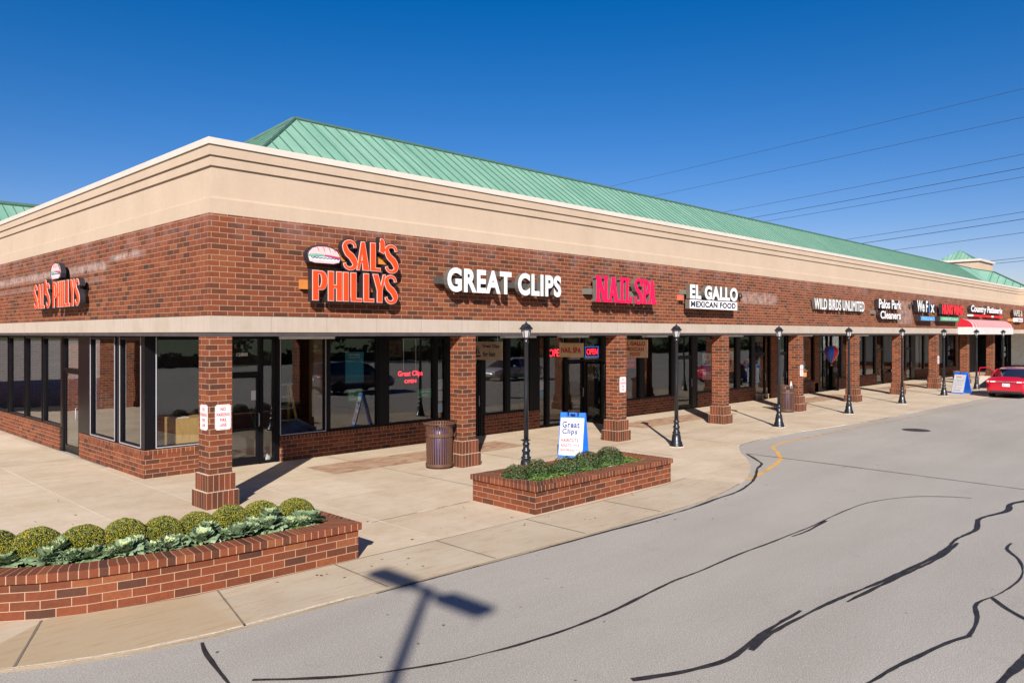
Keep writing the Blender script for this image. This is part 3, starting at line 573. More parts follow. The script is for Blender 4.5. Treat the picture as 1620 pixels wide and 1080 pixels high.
# far wing lower wall with white siding, seen under the canopy at the inner corner
mb=MB('siding')
mb.box(67.4,67.5,-9,1.35,.62,3.09)
for i in range(51): mb.box(67.375,67.4,-9+i*.2,-9+i*.2+.03,.62,3.09)
mb.obj('siding_wall',B,weld=False)
mb=MB(['frame','glass_far','paper']); mb.box(67.38,67.5,1.36,3.95,0,3.09); mb.box(67.37,67.38,1.6,2.5,.1,2.9,1); mb.box(67.37,67.38,2.7,3.7,.1,2.9,1); mb.box(67.355,67.365,1.75,1.95,1.3,1.6,2); mb.box(67.355,67.365,1.75,1.95,1.75,2.1,2); mb.obj('corner_glazing',B,weld=False)
mb=MB('brick'); mb.box(67.3,67.5,-9,1.35,0,.61); mb.box(RX+.01,RX+.44,-5.9,-5.47,0,3.09); mb.obj('brick_knee_wall',B,weld=False)
# left wing masonry beyond the inner corner
mb=MB('brick'); mb.box(-6.9,-2.9,LX+.45,LX+.75,0,3.09); mb.box(-14,.3,24.6,24.9,0,3.09); mb.obj('wing_wall',B,weld=False)
for x in (1.9,8.3,10.6,14.8,20.0,26.3,33.0):
    mb=MB(['paper','ceil']); mb.box(x,x+1.2,.75,.95,3.035,3.098,0); mb.box(x-.02,x+1.22,.73,.97,3.085,3.0995,1); mb.obj('canopy_light',B,weld=False)
# ---- roofs with standing seams
def slope(mb,ridge_a,ridge_b,eave_a,eave_b,step=.4064,nseam=None):
    """four-cornered slope; seams run straight down the fall line; ridge is parallel to the eave"""
    ra,rb,ea,eb=map(Vector,(ridge_a,ridge_b,eave_a,eave_b)); along=(eb-ea).normalized(); n=along.cross(ra-ea).normalized()
    if n.z<0: n=-n
    L=(eb-ea).length; fall=(ra-ea)-along*((ra-ea).dot(along)); FH=fall.length; fd=fall.normalized()
    a0=(ra-ea).dot(along); b0=(rb-ea).dot(along)
    mb.face([ea,eb,rb,ra],0,[(0,0),(L,0),(b0,FH),(a0,FH)])
    t=step*.5
    while t<L:
        # height reached at offset t
        lo=0.;hi=FH
        if t<a0: hi=FH*t/a0
        if t>b0 and L-b0>1e-6: hi=min(hi,FH*(L-t)/(L-b0))
        if a0<0 and t<0: pass
        if hi>.05:
            p=ea+along*t; q=p+fd*hi; wv=along*.009; h=n*.030
            mb.face([p-wv,p-wv+h,q-wv+h,q-wv],1); mb.face([p+wv+h,p+wv,q+wv,q+wv+h],1); mb.face([p-wv+h,p+wv+h,q+wv+h,q-wv+h],1)
        t+=step
def ridgecap(mb,a,b,r=.075): mb.tube([a,b],r,6)
AP=(5.04,5.79,9.13); s_=.74; ez=5.7; dz=(AP[2]-ez)/s_
E1=(AP[0]-dz,AP[1]-dz,ez); E2=(AP[0]-dz,AP[1]+dz,ez); RE=(73.7,5.79,9.13); E3=(69.07,AP[1]-dz,ez)
mb=MB(['green','green_seam'])
slope(mb,AP,RE,E1,E3); slope(mb,AP,AP,E2,E1)
mb.face([E2,AP,RE,(73.7,AP[1]+dz,ez)][::-1],0)
# left wing roof
slope(mb,(-14,28.1,9.13),(9,28.1,9.13),(-14,LX+.4,5.0),(9,LX+.4,5.0)); mb.face([(-14,28.1,9.13),(9,28.1,9.13),(9,36,5),(-14,36,5)],0)
# right wing: slope facing the camera side, with its hip descending towards the drive
V0=Vector(RE); V1=Vector((69.07,1.16,5.7))
WQ1=(73.08,3.85,8.67); WQ2=(69.07,-1.67,5.7)
WQ=[RE,(69.07,1.16,5.7),WQ2,WQ1]
mb.face(WQ,0,[(5.8-p[1],p[0]*1.2) for p in WQ])
for k in range(14):
    y=3.9-k*.62; zz=5.72; top=None
    # seam up the fall line until it meets the hip or the ridge of the main roof
    for t in range(200):
        x=69.07+t*.03
        if y>1.16 and x-69.07<(y-1.16): continue
        f=(y-WQ2[1])/(WQ1[1]-WQ2[1]); xl=WQ2[0]+(WQ1[0]-WQ2[0])*f if f<1 else WQ1[0]+(RE[0]-WQ1[0])*(y-WQ1[1])/(RE[1]-WQ1[1])
        if x>xl: break
        if top is None: x0_=x
        top=x
    if top: mb.tube([(x0_,y,5.74+.74*(x0_-69.07)),(top,y,5.74+.74*(top-69.07))],.02,4,1)
mb.obj('metal_roof',B,weld=False)
mb=MB('roof_trim'); ridgecap(mb,AP,RE,.07); ridgecap(mb,E1,AP,.05); ridgecap(mb,E2,AP,.07); ridgecap(mb,(-14,28.1,9.15),(9,28.1,9.15),.13); ridgecap(mb,WQ1,WQ2,.07); ridgecap(mb,RE,WQ1,.05)
mb.obj('ridge_cap',B,weld=False)
CU=thing('roof_cupola','small stucco cupola with green pyramid roof rising behind the far end of the ridge','cupola',(90.05,10.8,9.2),world=True)
mb=MB('stucco'); mb.box(87.2,92.9,8.3,13.3,8.6,10.9); mb.obj('wall',CU)
mb=MB('coping'); mb.box(87.0,93.1,8.1,13.5,10.9,11.13); mb.obj('coping',CU)
mb=MB(['green','green_seam']); c=[(88.0,9.0,11.13),(92.1,9.0,11.13),(92.1,12.7,11.13),(88.0,12.7,11.13)]; ap=(90.05,10.85,12.45)
for i in range(4): slope(mb,ap,ap,c[i],c[(i+1)%4])
mb.obj('pyramid_roof',CU,weld=False)
for q in (B,CU): 
    if '_w' in q: del q['_w']
def wthing(name,label,cat,loc,group=None): return thing(name,label,cat,loc,0,group,True)
def done(t):
    if '_w' in t: del t['_w']
    return t

# ============================================================ FASCIA SIGNS
XR=(Vector((1,0,0)),Vector((0,-1,0))); XL=(Vector((0,-1,0)),Vector((-1,0,0)))
def sign_pt(face,a,z,d):
    """a = coordinate along the facade, d = distance out of the wall"""
    return Vector((a,-d,z)) if face=='R' else Vector((-d,a,z))
def line_letters(root,face,txt,a0,a1,z0,z1,d0,d1,mats,off=.03,track=0.,slant=0.,name='letter'):
    right,nrm=XR if face=='R' else XL
    st={}
    def each(ch):
        if ch is None: st['mb'].obj(name,root,weld=False); return
        st['mb']=MB(mats); return st['mb']
    text_poly(None,txt,sign_pt(face,a0,z0,d0),right,nrm,abs(a1-a0),z1-z0,d1-d0,off,0,1,each,track,slant)
def sbox(root,face,a0,a1,z0,z1,d0,d1,mat,name='raceway'):
    mb=MB(mat); lo,hi=min(a0,a1),max(a0,a1)
    if face=='R': mb.box(lo,hi,-d1,-d0,z0,z1)
    else: mb.box(-d1,-d0,lo,hi,z0,z1)
    return mb.obj(name,root)
# calligraphic strokes for the orange sandwich-shop letters (unit box 0..1 high)
def arc(cx,cy,rx,ry,a0,a1,n=10): return [(cx+rx*math.cos(R(a0+(a1-a0)*i/n)),cy+ry*math.sin(R(a0+(a1-a0)*i/n))) for i in range(n+1)]
TH,TN=.115,.045   # pen widths, in metres, for vertical / horizontal travel at letter height .6
def strokes(ch,w,h):
    T=TH
    if ch=='S': 
        p=arc(w*.5,h*.80,w*.40,h*.165,-5,180,9)+[(w*.17,h*.68),(w*.32,h*.56),(w*.62,h*.45),(w*.80,h*.34)]+arc(w*.5,h*.20,w*.40,h*.165,20,-180,10)
        return [('pen',p)]
    if ch=='A': return [('q',[(0,0),(.055,0),(w*.56,h),(w*.36,h)]),('q',[(w*.36,h),(w*.62,h),(w,0),(w-T*1.25,0)]),('q',[(w*.2,h*.25),(w*.72,h*.25),(w*.72,h*.33),(w*.22,h*.33)])]
    if ch=='L': return [('q',[(0,0),(T,0),(T,h),(0,h)]),('q',[(0,0),(w,0),(w,h*.09),(0,h*.09)])]
    if ch=='I': return [('q',[(0,0),(T,0),(T,h),(0,h)])]
    if ch=='H': return [('q',[(0,0),(T,0),(T,h),(0,h)]),('q',[(w-T,0),(w,0),(w,h),(w-T,h)]),('q',[(T*.8,h*.44),(w-T*.8,h*.44),(w-T*.8,h*.53),(T*.8,h*.53)])]
    if ch=='P': return [('q',[(0,0),(T,0),(T,h),(0,h)]),('pen',[(T*.7,h*.955)]+arc(w*.52,h*.68,w*.33,h*.275,80,-80,12)+[(T*.7,h*.415)])]
    if ch=='Y': return [('q',[(w*.36,0),(w*.36+T,0),(w*.36+T,h*.5),(w*.36,h*.5)]),('q',[(0,h),(T*1.05,h),(w*.36+T,h*.42),(w*.36,h*.42)]),('q',[(w*.36+T*.55,h*.42),(w*.36+T,h*.42),(w,h),(w-.045,h)])]
    if ch=="'": return [('pen',arc(w*.35,h*.82,w*.28,h*.30,100,-60,8))]
def grow(poly,g):
    c=Vector((sum(p[0] for p in poly)/len(poly),sum(p[1] for p in poly)/len(poly))); n=len(poly); out=[]
    area=sum(poly[i][0]*poly[(i+1)%n][1]-poly[(i+1)%n][0]*poly[i][1] for i in range(n)); sg=1 if area>0 else -1
    for i in range(n):
        p=Vector(poly[i]); a=(p-Vector(poly[i-1])).normalized(); b=(Vector(poly[(i+1)%n])-p).normalized()
        na=Vector((a.y,-a.x))*sg; nb=Vector((b.y,-b.x))*sg; m=(na+nb); m=m/max(.35,m.length_squared/2) if m.length>.01 else na
        q=p+m*g; out.append((q.x,q.y))
    return out
def sandwich_letter(root,face,ch,a0,a1,z0,z1,LAY=((.036,.12,.238,0),(.013,.238,.247,1),(0.,.247,.253,2)),mats=('can_dark','outline','orange'),fn=None):
    right=1 if face=='R' else -1; w=abs(a1-a0); h=z1-z0
    mb=MB(list(mats))
    for g,d0,d1,mi in LAY:
        for si,(k,p) in enumerate((fn or strokes)(ch,w,h)):
            e=si*.0012; polys=[]
            if k=='q': polys=[grow(p,g)]
            else:
                L=[];Q=[]
                for i,pt in enumerate(p):
                    q0=Vector(p[max(i-1,0)]); q1=Vector(p[min(i+1,len(p)-1)]); t=(q1-q0).normalized(); t2=Vector((t.x,t.y))
                    hw=.5*math.sqrt((TH*t.y)**2+(TN*t.x)**2)
                    if ch=='S': hw=.5*(TN+(TH*1.12-TN)*math.exp(-((i-len(p)/2)/(len(p)*.17))**2))
                    hw+=g
                    base=Vector(pt)
                    if i==0: base=base-t*g
                    if i==len(p)-1: base=base+t*g
                    n=Vector((-t.y,t.x)); L.append(base+n*hw); Q.append(base-n*hw)
                polys=[[tuple(Q[i]),tuple(Q[i+1]),tuple(L[i+1]),tuple(L[i])] for i in range(len(p)-1)]
            for pl in polys:
                F=[sign_pt(face,a0+right*x,z0+y,d1+e) for x,y in pl]; K=[sign_pt(face,a0+right*x,z0+y,d0) for x,y in pl]
                mb.face(F,mi)
                n=len(pl)
                for i in range(n):
                    if k=='pen' and i in (1,3) and not (pl is polys[0] and i==3) and not (pl is polys[-1] and i==1): continue
                    mb.face([K[i],K[(i+1)%n],F[(i+1)%n],F[i]],mi)
    mb.obj('letter',root,weld=False)
def blob(root,face,pts,d0,d1,mats,name):
    mb=MB(mats); F=[sign_pt(face,a,z,d1) for a,z in pts]; K=[sign_pt(face,a,z,d0) for a,z in pts]; mb.face(F,0)
    for i in range(len(pts)): mb.face([K[i],K[(i+1)%len(pts)],F[(i+1)%len(pts)],F[i]],1 if len(mats)>1 else 0)
    return mb.obj(name,root,weld=False)
def bun(root,face,ac,zc,wd,ht):
    sgn=1 if face=='R' else -1
    def P(u,v): return (ac+sgn*u*wd*.5,zc+v*ht*.5)
    out=[(-.98,-.35),(-.9,-.85),(-.6,-1),(.6,-1),(.92,-.8),(1,-.3),(.93,.15),(.8,.55),(.5,.88),(.15,1),(-.4,.98),(-.75,.75),(-.93,.35),(-1,0)]
    blob(root,face,[P(u*1.07,v*1.1) for u,v in out],.12,.225,['can_dark'],'sandwich_back')
    blob(root,face,[P(u*1.0,v*1.0) for u,v in out],.235,.242,['paper'],'sandwich_face')
    blob(root,face,[P(-.9,.02),P(-.4,.10),P(0,.04),P(.4,0),P(.92,-.12),P(.86,.3),P(.72,.58),P(.42,.85),P(.12,.95),P(-.38,.93),P(-.7,.72),P(-.88,.35)],.242,.248,['bun'],'bun_top')
    blob(root,face,[P(-.86,-.5),P(-.5,-.62),P(.5,-.66),P(.84,-.58),P(.80,-.82),P(.55,-.94),P(-.55,-.94),P(-.82,-.8)],.242,.248,['bun'],'bun_bottom')
    blob(root,face,[P(-.95,-.02),P(-.95,-.18),P(-.6,-.24),P(-.2,-.12),P(0,-.16),P(0,0),P(-.4,.08)],.248,.253,['lettuce'],'lettuce')
    blob(root,face,[P(0,.02),P(0,-.12),P(.45,-.2),P(.95,-.38),P(.95,-.14),P(.45,-.02)],.248,.253,['meat'],'filling')
    mb=MB('ink')
    for u in (-.45,-.1,.25,.55):
        q=[sign_pt(face,*P(u+.12*t,.85-.45*t+ .1*math.sin(3*t)),.252) for t in (0,.33,.66,1)]; mb.tube(q,.006,4)
    for q0,q1 in zip(out,out[1:]+out[:1]): mb.tube([sign_pt(face,*P(*q0),.249),sign_pt(face,*P(*q1),.249)],.008,4)
    for i in range(8):
        u=-.8+i*.22; mb.tube([sign_pt(face,*P(u,-.3),.249),sign_pt(face,*P(u+.1,-.42),.249),sign_pt(face,*P(u+.2,-.3),.249)],.006,4)
    mb.obj('outline',root,weld=False)
S=wthing('shop_sign',"large two-row orange SAL'S PHILLYS sign with pink sandwich beside the building corner",'shop sign',(2.9,0,3.77),'shop signs on the brick fascia')
for args in (('S',2.66,2.97,4.45,5.04),('A',2.99,3.28,4.46,5.03),('L',3.325,3.565,4.46,5.03),("'",3.53,3.68,4.60,5.06),('S',3.70,4.01,4.44,5.03),
    ('P',1.965,2.27,3.81,4.38),('H',2.315,2.62,3.81,4.38),('I',2.665,2.78,3.81,4.38),('L',2.845,3.10,3.81,4.38),('L',3.155,3.40,3.81,4.38),('Y',3.385,3.69,3.81,4.38),('S',3.69,3.99,3.79,4.38)): sandwich_letter(S,'R',*args)
bun(S,'R',2.22,4.70,.74,.34)
sbox(S,'R',1.80,3.9,4.02,4.20,.0,.10,'raceorange'); sbox(S,'R',2.6,3.95,4.62,4.78,.0,.10,'raceorange'); done(S)
S=wthing('shop_sign',"single-row orange SAL'S PHILLYS sign with pink sandwich above it on the side facade",'shop sign',(0,8.5,3.8),'shop signs on the brick fascia')
x=10.15
for ch,wd in (('S',.30),('A',.32),('L',.24),("'",.12),('S',.30),(' ',.20),('P',.30),('H',.30),('I',.115),('L',.24),('L',.22),('Y',.30),('S',.30)):
    if ch!=' ': 
        sandwich_letter(S,'L',ch,x,x-wd,3.82,4.44)
    x-=wd+(.045 if ch not in "'" else .0)
bun(S,'L',8.22,4.72,.78,.40); sbox(S,'L',6.6,10.2,4.02,4.2,.0,.1,'racegrey'); done(S)
def shop_sign(label,base): return wthing('shop_sign',label,'shop sign',base,'shop signs on the brick fascia')
S=shop_sign('white block letter GREAT CLIPS sign on grey raceway above the second column',(7.3,0,4.08))
line_letters(S,'R','GREAT CLIPS',5.36,9.30,4.10,4.66,.19,.32,['white','can_grey'],.042,.055); sbox(S,'R',5.22,9.2,4.28,4.46,.0,.185,'racedark'); done(S)
S=shop_sign('pink-red serif NAIL SPA sign on grey raceway beside the third column',(12.1,0,4.0))
sbox(S,'R',10.55,13.4,4.24,4.40,.0,.17,'racegrey')
def slab(ch,w,h):
    T=.125; t=.085; e=.05
    def st(x,z0=0.,z1=None): return ('q',[(x,z0),(x+T,z0),(x+T,h if z1 is None else z1),(x,h if z1 is None else z1)])
    def sf(x0,x1,z): return ('q',[(x0,z),(x1,z),(x1,z+t),(x0,z+t)])
    if ch=='N': return [st(e),('q',[(e,h),(e+T*1.3,h),(w-e,0),(w-e-T*1.3,0)]),st(w-e-T*.8),sf(0,e*2+T,0),sf(0,e+T,h-t),sf(w-e*2-T,w,h-t)]
    if ch=='A': return [('q',[(e,0),(e+T*.7,0),(w*.62,h),(w*.38,h)]),('q',[(w*.36,h),(w*.64,h),(w-e*.3,0),(w-e-T*1.2,0)]),('q',[(w*.25,h*.25),(w*.75,h*.25),(w*.75,h*.36),(w*.25,h*.36)]),sf(0,w*.36,0),sf(w*.6,w+.02,0)]
    if ch=='I': return [st((w-T)/2),sf(0,w,0),sf(0,w,h-t)]
    if ch=='L': return [st(e),sf(0,w,0),sf(0,e*2+T,h-t),('q',[(w-t,0),(w,0),(w,h*.3),(w-t,h*.24)])]
    if ch=='P': return [st(e),sf(0,e*2+T,0),sf(0,e+T,h-t),('pen',[(e+T*.7,h*.94)]+arc(w*.52,h*.69,w*.36,h*.25,80,-80,12)+[(e+T*.7,h*.44)])]
    if ch=='S': return [x for x in strokes('S',w,h)]+[('q',[(w-.075,h*.70),(w,h*.70),(w,h),(w-.05,h)]),('q',[(0,0),(.05,0),(.075,h*.3),(0,h*.3)])]
TH_,TN_=TH,TN; TH,TN=.135,.085
for ch,x0,x1 in (('N',10.72,11.28),('A',11.28,11.78),('I',11.82,12.06),('L',12.08,12.42),('S',12.58,12.93),('P',12.95,13.32),('A',13.26,13.66)): sandwich_letter(S,'R',ch,x0,x1,4.03,4.76,((0.,.20,.34,1),(0.,.34,.35,0)),('pinkred','can_grey'),slab)
TH,TN=TH_,TN_
done(S)
S=shop_sign('white EL GALLO sign over a white MEXICAN FOOD panel above the fourth column',(17.1,0,3.95))
line_letters(S,'R','EL GALLO',15.6,18.72,4.27,4.74,.2,.34,['white','can_grey'],.05,.05); o=sbox(S,'R',15.6,18.7,3.96,4.25,.16,.325,'can_grey','sign_panel'); mb=MB('wpanel'); mb.box(15.602,18.698,-.331,-.3255,3.965,4.245); sub(mb,'panel_face',o)
mb=MB('ink'); text_poly(mb,'MEXICAN FOOD',(15.66,-.333,4.01),(1,0,0),(0,-1,0),2.92,.20,.003,.045,0,track=.05); sub(mb,'lettering',o)
sbox(S,'R',15.36,15.56,4.22,4.40,.0,.14,'salmon','transformer_box'); sbox(S,'R',15.5,18.6,4.42,4.56,.0,.19,'racegrey'); done(S)
S=shop_sign('tall thin white WILD BIRDS UNLIMITED letters on the brick fascia',(28.2,0,4.16))
line_letters(S,'R','WILD BIRDS UNLIMITED',25.45,30.98,4.17,4.63,.06,.2,['white','can_grey'],.025,.03); done(S)
S=shop_sign('white two-row Palos Park Cleaners letters with mixed case',(34.2,0,3.85))
line_letters(S,'R','Palos Park',32.75,35.9,4.38,4.83,.06,.24,['white','can_dark'],.03); line_letters(S,'R','Cleaners',32.95,35.85,3.88,4.27,.06,.24,['white','can_dark'],.03); sbox(S,'R',32.25,32.7,4.10,4.28,.0,.1,'racegrey','transformer_box'); done(S)
S=shop_sign('white We Fix letters over a blue PHONES & TABLETS panel',(39.5,0,3.8))
line_letters(S,'R','We F',38.05,39.9,4.32,4.94,.12,.34,['white','can_dark'],.035); line_letters(S,'R','i',40.08,40.22,4.32,4.94,.12,.34,['blueface','can_dark'],.035); line_letters(S,'R','x',40.35,41.05,4.32,4.76,.12,.34,['white','can_dark'],.035)
o=sbox(S,'R',38.7,41.2,3.84,4.12,.02,.32,'can_dark','sign_panel'); mb=MB('blueface'); mb.box(38.75,41.15,-.326,-.321,3.865,4.095); sub(mb,'panel_face',o)
mb=MB('paleblue'); text_poly(mb,'PHONES & TABLETS',(38.85,-.328,3.89),(1,0,0),(0,-1,0),2.2,.17,.003,.02,0); sub(mb,'lettering',o); sbox(S,'R',37.75,37.95,4.55,4.72,.0,.12,'racedark','transformer_box'); done(S)
S=shop_sign('dense red restaurant letters over a green CHINESE RESTAURANT panel',(44.5,0,3.85))
line_letters(S,'R','HUNG WING',42.5,46.7,4.27,4.86,.16,.34,['letterred','can_dark'],.075); o=sbox(S,'R',42.15,46.05,3.86,4.16,.02,.30,'can_dark','sign_panel')
mb=MB('greenface'); mb.box(42.22,45.98,-.306,-.301,3.89,4.13); sub(mb,'panel_face',o); mb=MB('palegreen'); text_poly(mb,'CHINESE RESTAURANT',(42.4,-.308,3.925),(1,0,0),(0,-1,0),3.4,.17,.003,.03,0); sub(mb,'lettering',o); sbox(S,'R',41.8,42.2,4.35,4.75,.0,.12,'can_dark','transformer_box'); done(S)
S=shop_sign('ornate white script letters above red underline strips over the striped awning',(52.8,0,4.38))
line_letters(S,'R','Country Patisserie',48.8,56.8,4.42,4.98,.06,.24,['white','can_dark'],.045,slant=.12)
for a0,a1,m in ((48.9,49.5,'white'),(49.6,51.7,'letterred'),(52.5,54.0,'letterred'),(54.1,54.6,'white'),(54.7,57.0,'letterred')): sbox(S,'R',a0,a1,4.26,4.38,.03,.22,m,'underline_strip')
done(S)
S=shop_sign('small dark VAPES & TOBACCO sign at the far inner corner',(61.6,0,4.1))
line_letters(S,'R','VAPES &',60.1,63.1,4.45,4.92,.10,.26,['coping','can_dark'],.03); o=sbox(S,'R',61.2,63.2,4.05,4.33,.02,.26,'wpanel','sign_panel'); mb=MB('navy'); text_poly(mb,'TOBACCO',(61.3,-.262,4.10),(1,0,0),(0,-1,0),1.8,.17,.003,.02,0); sub(mb,'lettering',o)
sbox(S,'R',59.6,60.5,4.05,4.25,.0,.15,'raceorange','transformer_box'); done(S)
# ghost fixture (junction box) on the bare stretch of brick
mb=MB('can_dark'); mb.lathe([(0,0),(.07,0),(.085,.05),(.06,.16),(0,.18)],(19.35,-.09,4.42),10); single(mb.obj('wall_light'),(19.35,0,4.42),'small dark junction light on bare brick right of the Mexican food sign','wall light')
# striped awning
AW=wthing('striped_awning','red and white striped rounded awning hung over the beam','awning',(52,0,3.15))
a0,a1=46.9,57.6; mb=MB(['awred','awwhite']); N=31; prof=[(0.,4.08)]+[(.75*math.sin(R(t)),3.55+.53*math.cos(R(t))) for t in (15,30,45,60,75,90)]
for i in range(N):
    xa,xb=a0+(a1-a0)*i/N,a0+(a1-a0)*(i+1)/N; mi=i%2
    for (p,q) in zip(prof,prof[1:]): mb.face([(xa,-p[0],p[1]),(xb,-p[0],p[1]),(xb,-q[0],q[1]),(xa,-q[0],q[1])],mi,None,True)
mb.obj('canopy',AW)
mb=MB('awred'); 
for xx in (a0,a1): mb.face([(xx,-p[0],p[1]) for p in prof]+[(xx,0,3.55)])
mb.obj('end_panel',AW)
mb=MB(['awwhite']); mb.box(a0-.01,a1+.01,-.76,-.74,3.12,3.56); mb.box(a0-.01,a0+.01,-.74,0,3.12,3.56); mb.box(a1-.01,a1+.01,-.74,0,3.12,3.56); v=mb.obj('valance',AW,weld=False); done(AW)

# ============================================================ HANGING AND COLUMN SIGNS
def noparking(label,loc,face):
    t=wthing('parking_sign',label,'parking sign',loc,'no parking signs on the columns'); x,y,z=loc
    wd,ht=.30,.46
    if face=='y': rt,nm=Vector((1,0,0)),Vector((0,-1,0))
    else: rt,nm=Vector((0,-1,0)),Vector((-1,0,0))
    o0=Vector(loc)-rt*(wd/2)
    mb=MB('white'); r_=.03; pl=[(r_,0),(wd-r_,0),(wd,r_),(wd,ht-r_),(wd-r_,ht),(r_,ht),(0,ht-r_),(0,r_)]
    F=[o0+rt*a+Vector((0,0,b))+nm*.012 for a,b in pl]; K=[o0+rt*a+Vector((0,0,b))+nm*.004 for a,b in pl]; mb.face(F)
    for i in range(8): mb.face([K[i],K[(i+1)%8],F[(i+1)%8],F[i]])
    pn=mb.obj('plate',t,weld=False)
    mb=MB('redink'); o1=o0+nm*.0125
    def ln(s,a,b,wd_,h): text_poly(mb,s,o1+rt*a+Vector((0,0,b)),rt,nm,wd_,h,.001,.03,0,track=.05)
    ln('NO',.10,.345,.10,.065); ln('PARKING',.03,.245,.24,.065); ln('FIRE',.09,.15,.12,.06); ln('LANE',.085,.06,.13,.06)
    for a,b,c,d2 in ((.012,.012,.288,.017),(.012,.443,.288,.448),(.012,.017,.017,.443),(.283,.017,.288,.443)):
        q=[o1+rt*a+Vector((0,0,b))+nm*.0008,o1+rt*c+Vector((0,0,b))+nm*.0008,o1+rt*c+Vector((0,0,d2))+nm*.0008,o1+rt*a+Vector((0,0,d2))+nm*.0008]; mb.face(q)
    mb.obj('lettering',t,weld=False); done(t)
noparking('white NO PARKING FIRE LANE plate on the front face of the corner column',(.262,.004,1.40),'y')
noparking('white NO PARKING FIRE LANE plate on the side face of the corner column',(.006,.20,1.40),'x')
noparking('white NO PARKING plate on the third brick column from the corner',(12.44,.004,1.42),'y')
noparking('white NO PARKING plate on the fifth column beside the brown bin',(24.66,.004,1.42),'y')
noparking('white NO PARKING plate on the eighth column far down the arcade',(42.98,.004,1.42),'y')
def hanging(label,x,yc,w_,z0,z1,mat,lines,extra=None):
    t=wthing('hanging_sign',label,'hanging sign',(x,yc,z0),'wooden signs hanging under the canopy')
    mb=MB(mat); mb.box(x-.02,x+.02,yc-w_/2,yc+w_/2,z0,z1); b=mb.obj('board',t)
    mb=MB('ink' if mat=='wooddark' else 'redink'); 
    for s_,u,v,ww,hh,m in lines: text_poly(mb,s_,(x-.0205,yc+w_/2-u,z0+v),(0,-1,0),(-1,0,0),ww,hh,.002,.045,0,track=.04)
    if extra: extra(mb,x,yc,w_,z0,z1)
    sub(mb,'lettering',b)
    mb=MB('alu')
    for yy in (yc-w_*.35,yc+w_*.35): mb.tube([(x,yy,z1),(x,yy,3.1)],.006,5)
    mb.obj('hanger',t,weld=False); done(t)
def boat(mb,x,yc,w_,z0,z1):
    xx=x-.024; y=yc+w_/2-.22; mb.face([(xx,y+.02,z0+.16),(xx,y+.13,z0+.16),(xx,y+.02,z0+.44)]); mb.face([(xx,y-.01,z0+.16),(xx,y-.09,z0+.16),(xx,y-.01,z0+.38)]); mb.face([(xx,y+.17,z0+.13),(xx,y-.15,z0+.13),(xx,y-.08,z0+.07),(xx,y+.10,z0+.07)])
hanging('dark weathered Great Clips for hair board with sailboat beside the second column',8.55,1.7,1.15,2.43,2.93,'wooddark',[('Great Clips',.40,.31,.66,.12,0),('for hair',.42,.10,.5,.13,0)],boat)
hanging('tan NAIL SPA board hanging before the nail shop door',12.3,1.85,.95,2.42,2.86,'wood',[('NAIL SPA',.08,.13,.8,.18,0)])
hanging('tan EL GALLO MEXICAN FOOD board hanging beside the third column',15.4,1.65,1.0,2.35,2.95,'wood',[('EL GALLO',.08,.40,.84,.14,0),('MEXICAN',.14,.22,.72,.12,0),('FOOD',.3,.05,.42,.12,0)])
# round spinner and pole birdhouse
BL=wthing('balloon_spinner','rainbow striped hot air balloon spinner hanging in front of the bird shop','wind spinner',(32.4,1.9,1.7))
cols=['blueface','pinkred','paleblue','purple','blueplastic','letterred','paleblue','navy']
mb=MB(cols); prf=[(.04,.14),(.10,.24),(.22,.40),(.32,.58),(.35,.74),(.31,.88),(.2,.98),(.02,1.02)]
for i in range(len(prf)-1):
    for k in range(16):
        a,b=2*math.pi*k/16,2*math.pi*(k+1)/16; (r0,z0),(r1,z1)=prf[i],prf[i+1]
        mb.face([(32.4+r*math.cos(t),1.9+r*math.sin(t),1.55+z) for r,t,z in ((r0,a,z0),(r0,b,z0),(r1,b,z1),(r1,a,z1))],k//2%8,None,True)
mb.obj('envelope',BL); mb=MB('mumy'); mb.lathe([(.05,0),(.06,.10)],(32.4,1.9,1.55),8); mb.obj('basket',BL); mb=MB('can_dark'); mb.tube([(32.4,1.9,2.56),(32.4,1.9,3.1)],.008,5); mb.obj('cord',BL); done(BL)
BH=wthing('pole_birdhouse','orange wooden birdhouse on a black pole beside the fifth column','birdhouse',(27.4,1.15,0))
mb=MB('black'); mb.tube([(27.4,1.15,0),(27.4,1.15,1.25)],.025,8); mb.lathe([(.18,0),(.16,.03),(.03,.06)],(27.4,1.15,0),12); mb.obj('pole',BH); mb=MB('birdbox'); mb.box(27.28,27.52,1.03,1.27,1.25,1.5); mb.obj('box',BH)
mb=MB('barrelwood'); mb.face([(27.22,.97,1.49),(27.58,.97,1.49),(27.4,1.15,1.66)]); mb.face([(27.58,.97,1.49),(27.58,1.33,1.49),(27.4,1.15,1.66)]); mb.face([(27.58,1.33,1.49),(27.22,1.33,1.49),(27.4,1.15,1.66)]); mb.face([(27.22,1.33,1.49),(27.22,.97,1.49),(27.4,1.15,1.66)]); mb.obj('roof',BH); done(BH)
ST=wthing('display_stand','low metal frame stand on the walk by the dark brick knee wall','stand',(28.0,3.3,0))
mb=MB('raceway')
for x in (27.75,28.3):
    for y in (3.2,3.5): mb.tube([(x,y,0),(x,y,.32)],.018,5)
mb.box(27.72,28.33,3.17,3.53,.30,.33); mb.tube([(27.75,3.2,.1),(28.3,3.2,.1)],.015,5); mb.obj('stand_frame',ST,weld=False); done(ST)

